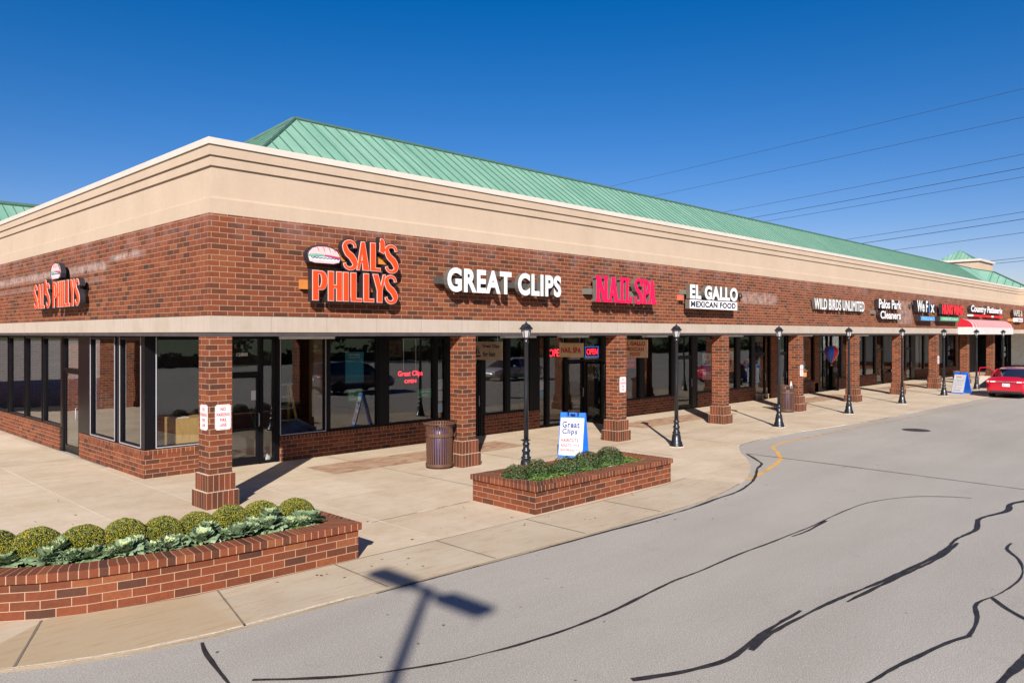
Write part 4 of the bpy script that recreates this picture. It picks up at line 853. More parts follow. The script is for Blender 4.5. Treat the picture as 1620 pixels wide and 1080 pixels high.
# ============================================================ THINGS IN THE SHOP WINDOWS
def flat_poster(name,label,cat,x0,x1,z0,z1,mat,y=KY+.125,lines=()):
    mb=MB([mat,'white','navy','redink']); mb.box(x0,x1,y,y+.004,z0,z1,0)
    for s_,u,v,ww,hh,mi in lines: text_poly(mb,s_,(x0+u*(x1-x0),y-.0005,z0+v*(z1-z0)),(1,0,0),(0,-1,0),ww*(x1-x0),hh*(z1-z0),.001,.02,mi)
    return single(mb.obj(name,weld=False),((x0+x1)/2,y,z0),label,cat)
flat_poster('poster','tall teal poster in the hair salon window','poster',5.46,6.04,1.84,2.66,'teal',lines=[('NOW HIRING',.2,.88,.6,.05,1),('full and part time',.2,.80,.6,.04,1)])
flat_poster('poster','green JOIN THE TEAM poster low in the hair salon window','poster',5.54,6.0,1.33,1.65,'postergreen',lines=[('JOIN',.06,.70,.45,.2,1),('THE',.06,.42,.35,.2,1),('TEAM!',.06,.12,.55,.2,1),('#',.7,.2,.24,.6,1)])
flat_poster('poster','small green Join The Team poster under the red neon sign','poster',7.9,8.42,1.29,1.55,'postergreen',lines=[('Join The',.15,.56,.7,.24,1),('Team!',.28,.2,.44,.24,1)])
flat_poster('notice','white paper notice highest in the narrow pane beside the second column','notice',8.66,8.86,1.49,1.80,'paper')
flat_poster('notice','white paper notice in the middle of the narrow pane beside the second column','notice',8.66,8.86,1.17,1.46,'paper')
flat_poster('notice','pale teal notice lowest in the narrow pane beside the second column','notice',8.64,8.86,.83,1.08,'paleblue')
flat_poster('notice','white and blue paper notice on the narrow pane left of the nail shop','notice',13.1,13.32,1.25,1.62,'paper',y=KY+.13)
flat_poster('notice','blue notice under the white one left of the nail shop','notice',13.1,13.32,.98,1.22,'teal',y=KY+.13)
flat_poster('poster','white FOR LEASE sign in the window left of the fourth column','poster',23.6,24.33,1.75,2.3,'paper',lines=[('FOR',.2,.56,.6,.3,2),('LEASE',.1,.12,.8,.3,2)])
flat_poster('poster','blue and pink banded sheet under the FOR LEASE sign','poster',23.6,24.33,1.15,1.73,'pinkpaper',lines=[('CALL TODAY',.1,.3,.8,.2,1)])
mb=MB('purple'); mb.box(23.6,24.33,KY+.12,KY+.123,1.5,1.73); single(mb.obj('banner_strip'),(23.96,KY+.12,1.5),'purple blue strip along the top of the pink sheet','banner')
flat_poster('poster','cream poster with a red plume in the window right of the fourth column','poster',25.75,26.35,1.4,2.5,'wood')
mb=MB('redink'); mb.face([(26.02,KY+.118,1.62),(26.08,KY+.118,1.62),(26.16,KY+.118,2.0),(26.05,KY+.118,2.3),(25.97,KY+.118,2.0)]); single(mb.obj('red_plume'),(26.05,KY+.118,1.6),'red plume shape on the cream poster','decoration')
flat_poster('notice','small white and blue accessibility sticker on the corner shop door','sticker',2.78,2.9,1.55,1.78,'paper',y=KY+.08)
flat_poster('poster','red and white OPEN sheet in the Mexican restaurant window','poster',17.75,18.65,1.82,2.25,'letterred',lines=[('WELCOME',.1,.6,.8,.22,1),('TACOS',.15,.2,.7,.22,1)])
def neon(label,lines,x,y,z,extra=None,mats=('neon',)):
    t=wthing('neon_sign',label,'neon sign',(x,y,z)); mb=MB(list(mats))
    for s_,x0,z0,ww,hh in lines: text_poly(mb,s_,(x0,y,z0),(1,0,0),(0,-1,0),ww,hh,.01,.012,0,0)
    mb.obj('tubes',t,weld=False)
    if extra: extra(t)
    done(t)
def chains(t):
    mb=MB('white')
    for x in (7.42,7.86): mb.tube([(x,KY+.16,2.1),(x,KY+.16,3.06)],.012,5)
    mb.box(7.38,8.2,KY+.15,KY+.17,3.0,3.03); mb.obj('chain',t,weld=False)
neon('red neon Great Clips OPEN sign hanging on white chains in the salon window',[('Great Clips',7.22,1.90,.88,.19),('OPEN',7.45,1.74,.42,.10)],7.7,KY+.16,1.74,chains)
neon('red neon OPEN sign partly behind the hanging NAIL SPA board',[('OPEN',13.62,2.36,.75,.26)],14.0,KY+.16,2.36)
def border(t):
    mb=MB('neonb'); mb.tube([(15.60,KY+.16,2.32),(16.36,KY+.16,2.32),(16.36,KY+.16,2.68),(15.60,KY+.16,2.68),(15.60,KY+.16,2.32)],.014,5); mb.obj('border_tube',t,weld=False)
    mb=MB('ink'); mb.box(15.58,16.38,KY+.18,KY+.2,2.3,2.7); mb.obj('backing',t)
neon('red neon OPEN sign with blue border above the propped-open nail shop door',[('OPEN',15.66,2.39,.64,.22)],16.0,KY+.155,2.3,border)
mb=MB('neong'); mb.tube([(15.34,KY+.17,.3),(15.34,KY+.17,3.0)],.012,5); single(mb.obj('neon_tube'),(15.34,KY+.17,.3),'vertical green neon tube beside the nail shop door','neon tube')
flat_poster('address_number','tiny white address number on the glass above the corner shop door','number',2.42,2.70,2.60,2.70,'frame',y=KY+.095,lines=[('12800',.0,.1,1.,.8,1)])
# ladder
LD=wthing('step_ladder','yellow fibreglass step ladder inside the corner shop window','ladder',(4.15,4.9,0))
mb=MB('yellowladder'); 
for x0,x1 in ((3.9,4.02),(4.55,4.35)):
    for yb,yt in ((4.55,4.85),(5.25,4.92)): mb.tube([(x0,yb,.02),(x1,yt,1.82)],.032,6)
mb.obj('rails',LD,weld=False); mb=MB('alu')
for k in range(1,6):
    z=.3*k; f=z/1.8; mb.box(3.9+.12*f,4.55-.2*f,4.5+.3*f,4.6+.3*f,z-.02,z+.02)
mb.box(3.98,4.4,4.78,4.96,1.80,1.84); mb.obj('steps',LD,weld=False); done(LD)
# tarp: crumpled tent of cloth
mb=MB('tarp'); G={}
for i in range(15):
    for j in range(11):
        u,v=i/14,j/10; z=.66+.36*max(0,1-abs(u-.5)*2.1)*(1-.55*v)+.02*math.sin(9*u+4*v); G[i,j]=(3.58+1.1*u,4.02+.55*v+.04*math.sin(5*u),z if v<.95 else .05)
for i in range(14):
    for j in range(10): mb.face([G[i,j],G[i+1,j],G[i+1,j+1],G[i,j+1]],0,None,True)
single(mb.obj('blue_tarp'),(4.1,4.3,.0),'crumpled blue tarp draped behind the corner shop window sill','tarp')
CB=wthing('oak_cabinet','light oak cabinet standing inside the corner window','cabinet',(1.6,4.75,0))
mb=MB('oak'); mb.box(1.22,2.0,4.35,5.1,0.,1.18); mb.obj('carcass',CB); mb=MB('white'); mb.box(1.25,1.55,4.5,4.75,1.182,1.20); mb.obj('papers',CB); done(CB)
MP=wthing('floor_mop','white mop with green handle leaning inside the corner shop door','mop',(3.2,4.05,0))
mb=MB('greenface'); mb.tube([(3.22,4.08,.2),(3.0,4.45,1.35)],.012,6); mb.obj('handle',MP); mb=MB('white'); mb.lathe([(.16,0),(.13,.10),(.03,.2)],(3.24,4.06,.02),10); mb.obj('mop_head',MP); done(MP)
MN=wthing('shop_mannequin','blue jacket on a stand inside the bird shop window','display',(28.75,4.5,0))
mb=MB('shirt'); mb.lathe([(.16,.8),(.22,1.0),(.24,1.4),(.16,1.62),(.06,1.7)],(28.75,4.5,0),12); mb.obj('jacket',MN); mb=MB('paper'); mb.lathe([(.05,1.7),(.10,1.78),(.10,1.9),(.02,1.96)],(28.75,4.5,0),10); mb.lathe([(.03,0),(.03,.8)],(28.75,4.5,0),6); mb.obj('stand',MN); done(MN)
for x,y,w_,h,m,l in ((27.0,4.3,.6,1.3,'paper','white display of small goods behind the window right of the fourth column'),(34.0,4.3,.8,1.7,'paleblue','pale blue display rack in the window right of the fifth column'),(20.2,4.9,.6,1.6,'birdbox','tall orange cabinet behind the Mexican restaurant window'),(7.3,5.6,1.3,1.0,'dark','dark reception desk inside the hair salon'),(11.4,5.0,1.9,.75,'paper','low white bench inside the salon window beside the second column')):
    mb=MB([m,'dark']); mb.box(x-w_/2,x+w_/2,y-.2,y+.3,0,h); 
    for k in range(3): mb.box(x-w_/2+.04,x+w_/2-.04,y-.215,y-.2,.12+k*h*.3,.12+k*h*.3+.03,1)
    single(mb.obj('display_cabinet'),(x,y,0),l,'cabinet')

# ============================================================ STREET FURNITURE
def make_lamp(label):
    t=thing('lamp_post',label,'lamp post',(12.54,-1.77,0),0,'black lamp posts along the arcade')
    mb=MB('black')
    mb.lathe([(.185,0),(.185,.05),(.165,.07),(.16,.13),(.135,.16),(.12,.30),(.10,.36),(.112,.375),(.115,.40),(.085,.42),(.078,.50),(.095,.53),(.098,.56),(.07,.585),(.066,.66),(.082,.68),(.082,.71),(.058,.73),(.056,.78)],(0,0,0),12); mb.obj('base',t)
    mb=MB('black'); mb.lathe([(.056,.78),(.05,1.8),(.044,2.93),(.06,2.95),(.06,2.98),(.045,3.0),(.045,3.03),(.075,3.05)],(0,0,0),14); mb.obj('pole',t)
    mb=MB('frost'); mb.lathe([(.07,3.06),(.112,3.26)],(0,0,0),6,smooth=False); lg=mb.obj('lantern_glass',t)
    mb=MB('black')
    for k in range(6):
        a=2*math.pi*k/6; mb.tube([(.072*math.cos(a),.072*math.sin(a),3.05),(.118*math.cos(a),.118*math.sin(a),3.265)],.008,4)
    mb.lathe([(.075,3.045),(.08,3.065)],(0,0,0),6,smooth=False); mb.obj('lantern_cage',t,weld=False)
    mb=MB('black'); mb.lathe([(.150,3.245),(.158,3.262),(.118,3.30),(.09,3.345),(.04,3.37),(.018,3.385),(.022,3.40),(.0,3.425)],(0,0,0),12,smooth=False); mb.obj('lantern_roof',t)
    mb=MB('caulk'); mb.lathe([(.22,0.0),(.20,.012)],(0,0,0),12); mb.obj('footing',t)
    return t
L0=make_lamp('black lamp post between the third and fourth columns with its whole base in view')
for x,l in ((6.42,'nearest black lamp post rising behind the flowering brick planter'),(18.88,'black lamp post in front of the fourth column and left of the second brown bin'),(24.98,'black lamp post in front of the sixth column'),(31.2,'black lamp post in front of the seventh column'),(37.51,'black lamp post beside the blue framed far sidewalk board'),(43.7,'black lamp post below the left part of the striped awning'),(49.9,'farthest black lamp post below the right end of the striped awning')): dup(L0,(x,-1.77,0),rnd.uniform(0,1),l)
def make_bin(label,loc):
    t=thing('litter_bin',label,'litter bin',loc,0,'brown slatted litter bins')
    mb=MB('brownmetal'); n=32
    for k in range(n):
        a=2*math.pi*k/n; c,s_=math.cos(a),math.sin(a); da=.0165
        pr_=[(.30,.09),(.31,.5),(.312,.80),(.315,.93),(.345,1.0),(.385,1.045)]
        for (r0,z0),(r1,z1) in zip(pr_,pr_[1:]):
            p=[]
            for r,z in ((r0,z0),(r1,z1)):
                for sg in (-1,1): p.append((r*c-sg*da*s_,r*s_+sg*da*c,z))
            mb.face([p[0],p[1],p[3],p[2]]); q=[((x*(1-.02/ .3)),(y*(1-.02/.3)),z) for x,y,z in p]; mb.face([q[1],q[0],q[2],q[3]]); mb.face([p[0],p[2],q[2],q[0]]); mb.face([p[1],q[1],q[3],p[3]])
    mb.obj('slats',t,weld=False)
    mb=MB('brownmetal'); mb.lathe([(.30,.05),(.325,.05),(.325,.12),(.30,.12)],(0,0,0),32,caps=False); mb.lathe([(.318,.74),(.327,.745),(.327,.82),(.318,.825)],(0,0,0),32,caps=False); mb.lathe([(.375,1.03),(.395,1.04),(.395,1.065),(.37,1.07)],(0,0,0),32,caps=False); mb.lathe([(.26,0),(.28,.05)],(0,0,0),24); mb.obj('hoops',t,weld=False)
    mb=MB('liner'); mb.lathe([(.0,.08),(.25,.08),(.27,.5),(.27,.88),(.25,.9)],(0,0,0),20,caps=False); mb.obj('liner',t)
    mb=MB('can_dark'); mb.tube([(.31,-.10,.93),(.40,-.14,.92),(.40,-.14,.72),(.31,-.10,.70)],.02,6); mb.obj('bracket',t)
    return t
BN=make_bin('brown slatted litter bin with blue liner beside the second column',(5.70,.36,0))
dup(BN,(23.95,.30,0),1.0,'brown slatted litter bin with white bag edge beside the fifth column')
mb=MB('white'); mb.face([(23.85,.12,1.0),(24.0,.08,.72),(24.05,.10,1.02),(23.98,.12,1.25)]); mb.face([(23.85,.14,1.0),(23.98,.14,1.25),(24.05,.12,1.02),(24.0,.10,.72)]); single(mb.obj('plastic_bag',weld=False),(23.95,.1,.72),'white bag corner sticking out of the far brown bin','bag')
# sandwich boards
def make_board(name,label,loc,rz,lines,wd=.62,ht=1.08,spread=.62,extra=None):
    """local frame: front panel faces -x, width along y"""
    t=thing(name,label,'sandwich board',loc,rz,'plastic sandwich boards on the walk')
    def panel(side,nm):
        mb=MB('blueplastic'); xb=side*spread/2; xt=side*.035
        def at(y,z,off=0.): f=z/ht; return (xb+(xt-xb)*f+side*off,y,z)
        def slab(y0,y1,z0,z1,o0,o1):
            a=[at(y0,z0,o1),at(y1,z0,o1),at(y1,z1,o1),at(y0,z1,o1)]; b=[at(y0,z0,o0),at(y1,z0,o0),at(y1,z1,o0),at(y0,z1,o0)]
            mb.face(a); mb.face(b[::-1])
            for i in range(4): mb.face([b[i],b[(i+1)%4],a[(i+1)%4],a[i]])
        slab(-wd/2,wd/2,.0,ht-.10,-.03,.0); slab(-wd/2,-wd/2+.17,ht-.10,ht,-.03,.0); slab(wd/2-.17,wd/2,ht-.10,ht,-.03,.0)
        slab(-.10,-.07,ht-.10,ht-.01,-.03,.0); slab(.07,.10,ht-.10,ht-.01,-.03,.0); slab(-.10,.10,ht-.03,ht,-.031,.001)
        mb.obj(nm,t,weld=False); return at
    at=panel(-1,'front_panel'); panel(1,'rear_panel')
    mb=MB(['boardwhite','navy','redink','mumy','ink']); p=[at(wd/2-.02,.06,.004),at(-wd/2+.02,.06,.004),at(-wd/2+.02,ht-.13,.004),at(wd/2-.02,ht-.13,.004)]; mb.face(p,0)
    q=[at(wd/2-.02,.06,.0),at(-wd/2+.02,.06,.0),at(-wd/2+.02,ht-.13,.0),at(wd/2-.02,ht-.13,.0)]
    for i in range(4): mb.face([q[i],q[(i+1)%4],p[(i+1)%4],p[i]],0)
    rt=(Vector(p[1])-Vector(p[0])).normalized(); up=(Vector(p[3])-Vector(p[0])).normalized(); nm=rt.cross(up).normalized()
    for s_,u,v,ww,hh,mi in lines: text_poly(mb,s_,Vector(p[0])+rt*u+up*v+nm*.0015,rt,nm,ww,hh,.001,.03,mi,track=.06)
    mb.obj('poster_face',t,weld=False); return t
bx=Vector((8.95,-.88,0)); ang=math.atan2(.41,.91)
make_board('sandwich_board','blue and white Great Clips HAIRCUTS board standing behind the flowering planter',(9.22,-.80,0),ang,[('Great',.05,.70,.46,.165,1),('Clips',.06,.50,.40,.175,1),('HAIRCUTS',.04,.34,.46,.085,2),('ADULTS',.04,.215,.27,.075,2),('$15',.40,.21,.12,.085,4),('SENIORS/KIDS',.04,.10,.38,.065,2),('$13',.46,.10,.09,.065,4)],.66,1.12,.62)
make_board('sandwich_board','blue framed white board with yellow heading beside the red car',(39.75,-2.0,0),-.4,[('BOOST',.14,.78,.30,.10,3),('your health naturally',.06,.62,.5,.05,1),('Join us today',.10,.50,.38,.04,1),('Come in for details',.06,.40,.48,.04,2),('call now',.06,.24,.46,.03,1),('Visit us inside',.10,.10,.38,.05,4)],.70,1.12,.66)
# barrel planters far down the walk
def barrel(x,y,l):
    mb=MB(['barrelwood','steelcover','soil']); mb.lathe([(.32,0),(.40,.28),(.41,.42),(.36,.62),(.33,.62),(.33,.56),(0,.56)],(x,y,0),18); mb.lathe([(.403,.40),(.415,.41),(.415,.46),(.405,.47)],(x,y,0),18,1,caps=False); single(mb.obj('barrel_planter'),(x,y,0),l,'barrel planter')
barrel(45.4,.9,'brown barrel planter behind the far sandwich board'); barrel(53.0,1.5,'brown barrel planter in the shade under the striped awning')

# ============================================================ PLANTERS
def offset_path(path,dn):
    P=[Vector(p) for p in path]; out=[]
    for i,p in enumerate(P):
        a=(p-P[i-1]).normalized() if i>0 else None; b=(P[i+1]-p).normalized() if i<len(P)-1 else None
        if a is None: a=b
        if b is None: b=a
        na=Vector((-a.y,a.x)); nb=Vector((-b.y,b.x)); m=na+nb; m=m/max(.4,m.length_squared/2); out.append(tuple(p+m*dn))
    return out
def planter_ring(root,loop,zt,th=.3,ov=.035):
    """loop: counter-clockwise outer outline (closed). wall in running bond with arc-length uv, cap of crosswise bricks"""
    n=len(loop); 
    def off(dn):
        out=[]
        for i in range(n):
            p=Vector(loop[i]); a=(p-Vector(loop[i-1])).normalized(); b=(Vector(loop[(i+1)%n])-p).normalized(); na=Vector((-a.y,a.x)); nb=Vector((-b.y,b.x)); m=na+nb; m=m/max(.3,m.length_squared/2); out.append(p+m*dn)
        return out
    O=off(0); I=off(th); CO=off(-ov); CI=off(th-.0)
    zc=zt-.095
    mb=MB('brick'); u=0
    for i in range(n):
        j=(i+1)%n; L=(O[j]-O[i]).length
        mb.face([(*O[i],0),(*O[j],0),(*O[j],zc),(*O[i],zc)],0,[(u,0),(u+L,0),(u+L,zc),(u,zc)])
        mb.face([(*I[j],.2),(*I[i],.2),(*I[i],zc),(*I[j],zc)],0,[(u,0),(u+L,0),(u+L,zc),(u,zc)]); u+=L
    mb.obj('brick_wall',root,weld=False)
    mb=MB('rowlock'); u=0
    def seg(a0,a1,b0,b1,u0,u1):
        # top, front, back, bottom; v kept inside one brick course
        mb.face([(*a0,zt),(*a1,zt),(*b1,zt),(*b0,zt)],0,[(u0,.012),(u1,.012),(u1,.28),(u0,.28)])
        mb.face([(*a0,zc),(*a1,zc),(*a1,zt),(*a0,zt)],0,[(u0,.02),(u1,.02),(u1,.29),(u0,.29)])
        mb.face([(*b1,zc),(*b0,zc),(*b0,zt),(*b1,zt)],0,[(u1,.02),(u0,.02),(u0,.29),(u1,.29)])
        mb.face([(*a1,zc),(*a0,zc),(*b0,zc),(*b1,zc)],0,[(u0,.02),(u1,.02),(u1,.28),(u0,.28)])
    for i in range(n):
        j=(i+1)%n; L=(CO[j]-CO[i]).length; seg(CO[i],CO[j],CI[i],CI[j],u,u+L); u+=L
    mb.obj('brick_cap',root,weld=False)
    mb=MB('soil'); mb.face([(*p,zt-.14) for p in I]); mb.obj('soil',root)
    return I
PL=wthing('brick_planter','long curved brick planter of yellow mums and ornamental kale in the left foreground','planter',(-1.8,-3.7,0),'brick planters on the walk')
front=[(-4.6,-2.75),(-4.28,-3.35),(-3.98,-3.68),(-3.66,-3.90),(-3.22,-4.09),(-2.65,-4.23),(-2.03,-4.33),(-1.4,-4.39),(-.77,-4.43),(.13,-4.47)]
loopL=front+[(.13,-2.75)]
IL=planter_ring(PL,loopL,.5); done(PL)
PR=wthing('brick_planter','rectangular brick planter of dark shrubs near the middle of the walk','planter',(5.7,-3.8,0),'brick planters on the walk')
loopR=[(3.76,-4.50),(7.98,-4.52),(8.02,-3.02),(3.80,-2.86)]
IR=planter_ring(PR,loopR,.5); done(PR)

# plants
def leafcloud(mb,n,rx,rz,sz,fn,seed,up=0.,lump=.06,flat=.35):
    r=random.Random(seed)
    ph=[(r.uniform(0,6.28),r.uniform(0,6.28),r.uniform(2,5)) for _ in range(4)]
    for i in range(n):
        th=r.uniform(0,2*math.pi); cz=r.uniform(-.25,1); s_=math.sqrt(max(0,1-cz*cz))
        b=1+lump*sum(math.sin(k*th+a)*math.cos(k*cz+c) for a,c,k in ph)
        rr=b*(1-abs(r.gauss(0,.05)))
        nrm=Vector((s_*math.cos(th),s_*math.sin(th),cz)); p=Vector((nrm.x*rx*rr,nrm.y*rx*rr,nrm.z*rz*rr+up))
        d=(nrm+Vector((r.uniform(-1,1),r.uniform(-1,1),r.uniform(-1,1)))*flat).normalized(); t=d.cross(Vector((r.uniform(-1,1),r.uniform(-1,1),r.uniform(-1,1)))).normalized(); b2=d.cross(t); q=sz*r.uniform(.6,1.3)
        fn(mb,p,d,t,b2,q,r)
def bud(mb,p,d,t,b,q,r):
    mi=1 if r.random()<.31 else (2 if r.random()<.45 else 3)
    top=p+d*q*.9
    k=[p+t*q,p+b*q,p-t*q,p-b*q]
    for i in range(4): mb.face([k[i],k[(i+1)%4],top],mi,None)
def make_mum(seed):
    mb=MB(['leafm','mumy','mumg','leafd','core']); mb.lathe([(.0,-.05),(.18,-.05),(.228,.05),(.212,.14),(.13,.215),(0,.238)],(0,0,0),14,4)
    leafcloud(mb,6500,.272,.262,.0074,bud,seed,0.,.012,.45)
    me=mb.bm; mb.bm=me; 
    bm=mb.bm; m=bpy.data.meshes.new('mum_bush'); bm.to_mesh(m); bm.free()
    for k in mb.mats: m.materials.append(k)
    return m
mums=[make_mum(1),make_mum(2)]
MP_=[(-.22,-3.38,.25,.96),(-.74,-3.33,.25,1.0),(-1.2,-3.33,.25,.97),(-1.65,-3.31,.25,.95),(-2.1,-3.31,.25,.93),(-2.55,-3.27,.24,1.0),(-3.0,-3.18,.24,1.02),(-3.47,-3.05,.25,1.05),(-3.88,-2.88,.25,1.0)]
ORD=['rightmost round yellow-green mum beside the planter corner','second round yellow mum from the planter corner, a bright yellow one','third round yellow mum from the right, below the corner column shadow','fourth round yellow mum from the right in front of the corner column','middle mum of the row of nine in the curved planter','fourth round yellow mum from the left in the curved planter','third round yellow mum from the left in the curved planter','second round yellow mum from the left, the widest of the row','leftmost round yellow mum cut by the photo edge']
for i,((x,y,z,s_),l) in enumerate(zip(MP_,ORD)):
    o=link('mum_bush',mums[i%2],None,(x,y,.50+.06*i/8)); o.scale=(s_*1.04,s_*1.04,s_*(1.0+.06*((i*7)%3-1))); o.rotation_euler=(0,0,i*1.3); tag(o,l,'mum','round mums in the curved planter')
def make_kale(seed):
    r=random.Random(seed); mb=MB('kale'); NL=30
    for i in range(NL):
        f=i/(NL-1); az=i*2.399+r.uniform(-.2,.2); Ln=.045+.155*f**.8*r.uniform(.85,1.15); el=R(84-58*f+r.uniform(-10,10)); wd=.028+.075*f**.7
        base=Vector((0,0,.10-.07*f)); G={}; NU,NV=5,9
        for u in range(NU+1):
            for v in range(NV+1):
                uu=u/NU; vv=v/NV-.5; prof=math.sin(min(1,uu*1.02)*math.pi*.62)**.8
                x=Ln*uu; e=el-uu*R(28)*f; lat=vv*2*wd*prof; ruff=.026*f*uu*math.sin(vv*24+i*2+seed)*(abs(vv)*2)**1.2+.012*f*math.sin(uu*14+i)*abs(vv)*2+.02*(vv*2)**2*(1-f)
                ed=1-.10*(.5+.5*math.sin(vv*30+i)) if u==NU else 1
                X=x*math.cos(e)*ed; Z=x*math.sin(e)+ruff
                G[u,v]=base+Vector((X*math.cos(az)-lat*math.sin(az),X*math.sin(az)+lat*math.cos(az),Z))
        tn=.25+.75*f
        for u in range(NU):
            for v in range(NV):
                uvs=[(tn*(a/NU*.6+.4) if f>.26 else .1*f+.12*a/NU,b/NV) for a,b in ((u,v),(u+1,v),(u+1,v+1),(u,v+1))]
                mb.face([G[u,v],G[u+1,v],G[u+1,v+1],G[u,v+1]],0,uvs,True)
    bmesh.ops.remove_doubles(mb.bm,verts=mb.bm.verts,dist=1e-6)
    m=bpy.data.meshes.new('ornamental_kale'); mb.bm.to_mesh(m); mb.bm.free(); m.materials.append(M['kale']); return m
kales=[make_kale(s_) for s_ in (1,2,3)]
KP=[(-3.76,-3.18),(-3.47,-3.40),(-3.22,-3.56),(-3.00,-3.66),(-2.70,-3.74),(-2.42,-3.84),(-2.13,-3.82),(-1.82,-3.86),(-1.52,-3.88),(-1.20,-3.90),(-.90,-3.90),(-.60,-3.90),(-.36,-3.78),(-3.30,-3.32),(-2.55,-3.60),(-1.66,-3.65),(-.76,-3.68),(-2.86,-3.76),(-2.28,-3.88),(-1.36,-3.97),(-.46,-3.98),(-1.05,-3.68),(-.31,-3.98)]
names=['cut by the left photo edge','under the second mum from the left','between the second and third mums from the left','under the third mum from the left','between the third and fourth mums from the left','under the fourth mum from the left','below the middle mum','just right of the middle mum','in front of the fourth mum from the right','with a bright cream heart under the third mum from the right','between the second and third mums from the right','with a pale heart under the second mum from the right','at the corner end of the row under the rightmost mum','close to the front edge at the left','tucked behind others below the fourth mum from the left','tucked behind others under the fourth mum from the right','tucked behind others near the corner end','low against the brick cap below the third mum from the left','low against the brick cap below the middle mum','low against the brick cap below the fourth mum from the right','low against the brick cap below the second mum from the right','half hidden behind others below the third mum from the right','lowest one at the very corner end of the planter']
for i,((x,y),l) in enumerate(zip(KP,names)):
    o=link('ornamental_kale',kales[i%3],None,(x,y+.02,.41+.05*(12<i<17))); s_=1.06+.14*math.sin(i*2.1); o.scale=(s_,s_,s_*1.15); o.rotation_euler=(R(8)*math.sin(i),R(-6)*math.cos(i*1.7)-.1,i*1.9); tag(o,'blue-green ornamental kale '+l,'kale','ornamental kale in the curved planter')
def leaf(mb,p,d,t,b,q,r):
    mi=0 if r.random()<.72 else 1
    mb.face([p-t*q*.45,p+b*q*1.2,p+t*q*.45,p-b*q*.5],mi)
def dleaf(mb,p,d,t,b,q,r):
    top=p.z>.14 and r.random()<.20; mi=1 if top else (2 if r.random()<.35 else 0)
    mb.face([p-t*q*.4,p+b*q*1.1,p+t*q*.4,p-b*q*.5],mi)
def in_poly(x,y,P):
    c=False; n=len(P)
    for i in range(n):
        x1,y1=P[i][0],P[i][1]; x2,y2=P[(i+1)%n][0],P[(i+1)%n][1]
        if (y1>y)!=(y2>y) and x<(x2-x1)*(y-y1)/(y2-y1)+x1: c=not c
    return c
def ground_cover(name,P,z,n,mats,seed,label,sz=.022,petal=.012,ymax=99):
    r=random.Random(seed); mb=MB(mats); xs=[p[0] for p in P]; ys=[p[1] for p in P]; k=0
    while k<n:
        x,y=r.uniform(min(xs),max(xs)),r.uniform(min(ys),max(ys))
        if not in_poly(x,y,P) or y>ymax: k+=1; continue
        zz=z+r.uniform(0,.075)*(.6+.4*math.sin(x*9)*math.cos(y*11)); d=Vector((r.uniform(-.6,.6),r.uniform(-.8,.4),1)).normalized(); t=d.cross(Vector((r.uniform(-1,1),r.uniform(-1,1),.1))).normalized(); b=d.cross(t); q=sz*r.uniform(.6,1.3); p=Vector((x,y,zz))
        mi=2 if r.random()<petal else (0 if r.random()<.6 else 1); mb.face([p-t*q*.6,p+b*q,p+t*q*.6,p-b*q*.7],mi); k+=1
    o=mb.obj(name,weld=False); tag(o,label,'ground cover',kind='stuff'); return o
ground_cover('pansy_leaves',[(p.x,p.y) for p in IL],.43,9000,['leafm','groundleaf','petal'],5,'low green leaves with small yellow flowers filling the curved planter',.024,.012,-3.3)
ground_cover('creeping_leaves',[(p.x,p.y) for p in IR],.43,11000,['groundleaf','leafm','petal'],6,'light green creeping leaves between the dark shrubs',.022,.006)
def make_shrub(seed):
    mb=MB(['leafd','redbud','leafm','stem','core']); 
    for k in range(9):
        a=k*2.4; mb.tube([(0,0,-.05),(.1*math.cos(a),.1*math.sin(a),.1),(.19*math.cos(a),.19*math.sin(a),.22)],[.008,.006,.003],4,3)
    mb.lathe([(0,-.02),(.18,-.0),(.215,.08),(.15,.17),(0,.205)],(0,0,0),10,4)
    leafcloud(mb,2300,.27,.255,.019,dleaf,seed,.0,.05,.8)
    leafcloud(mb,900,.22,.21,.018,dleaf,seed+50,.0,.05,.8)
    m=bpy.data.meshes.new('planter_shrub'); mb.bm.to_mesh(m); mb.bm.free()
    for k in mb.mats: m.materials.append(k)
    return m
shr=[make_shrub(11),make_shrub(12)]
for i,(x,y,s_,l) in enumerate(((4.18,-3.72,.95,'leftmost dark green shrub with reddish tips in the rectangular planter'),(4.83,-3.66,1.0,'second dark shrub from the left in front of the nearest lamp post'),(5.42,-3.86,1.02,'middle dark shrub covering the foot of the haircut board'),(6.22,-3.74,1.08,'fourth dark shrub from the left in the rectangular planter'),(7.02,-3.70,1.08,'rightmost dark shrub near the far end of the rectangular planter'))):
    y+=.08; o=link('planter_shrub',shr[i%2],None,(x,y,.45)); o.scale=(s_*1.1,s_*1.1,s_*1.12); o.rotation_euler=(0,0,i*1.1); tag(o,l,'shrub','dark shrubs in the rectangular planter')
def marker(x,y,l,rz,s_=1.):
    mb=MB('frost'); P=[]
    for k in range(10):
        a=2*math.pi*k/10; r0=.075*(1+.12*math.sin(3*a)); P.append((r0*math.cos(a),.055*math.sin(a)))
    for z0,z1,k0,k1 in ((0,.02,.9,1.),(.02,.06,1.,.85),(.06,.085,.85,.45)):
        for i in range(10):
            a,b=P[i],P[(i+1)%10]; mb.face([(a[0]*k0,a[1]*k0,z0),(b[0]*k0,b[1]*k0,z0),(b[0]*k1,b[1]*k1,z1),(a[0]*k1,a[1]*k1,z1)])
    mb.face([(p[0]*.45,p[1]*.45,.085) for p in P]); o=mb.obj('pale_rock'); o.location=(x,y,.40); o.rotation_euler=(R(25),0,rz); tag(o,l,'rock')
marker(4.0,-4.02,'small pale rock beside the leftmost dark shrub',.4); marker(6.42,-4.1,'small pale grey rock beside the rightmost dark shrub',-.3)

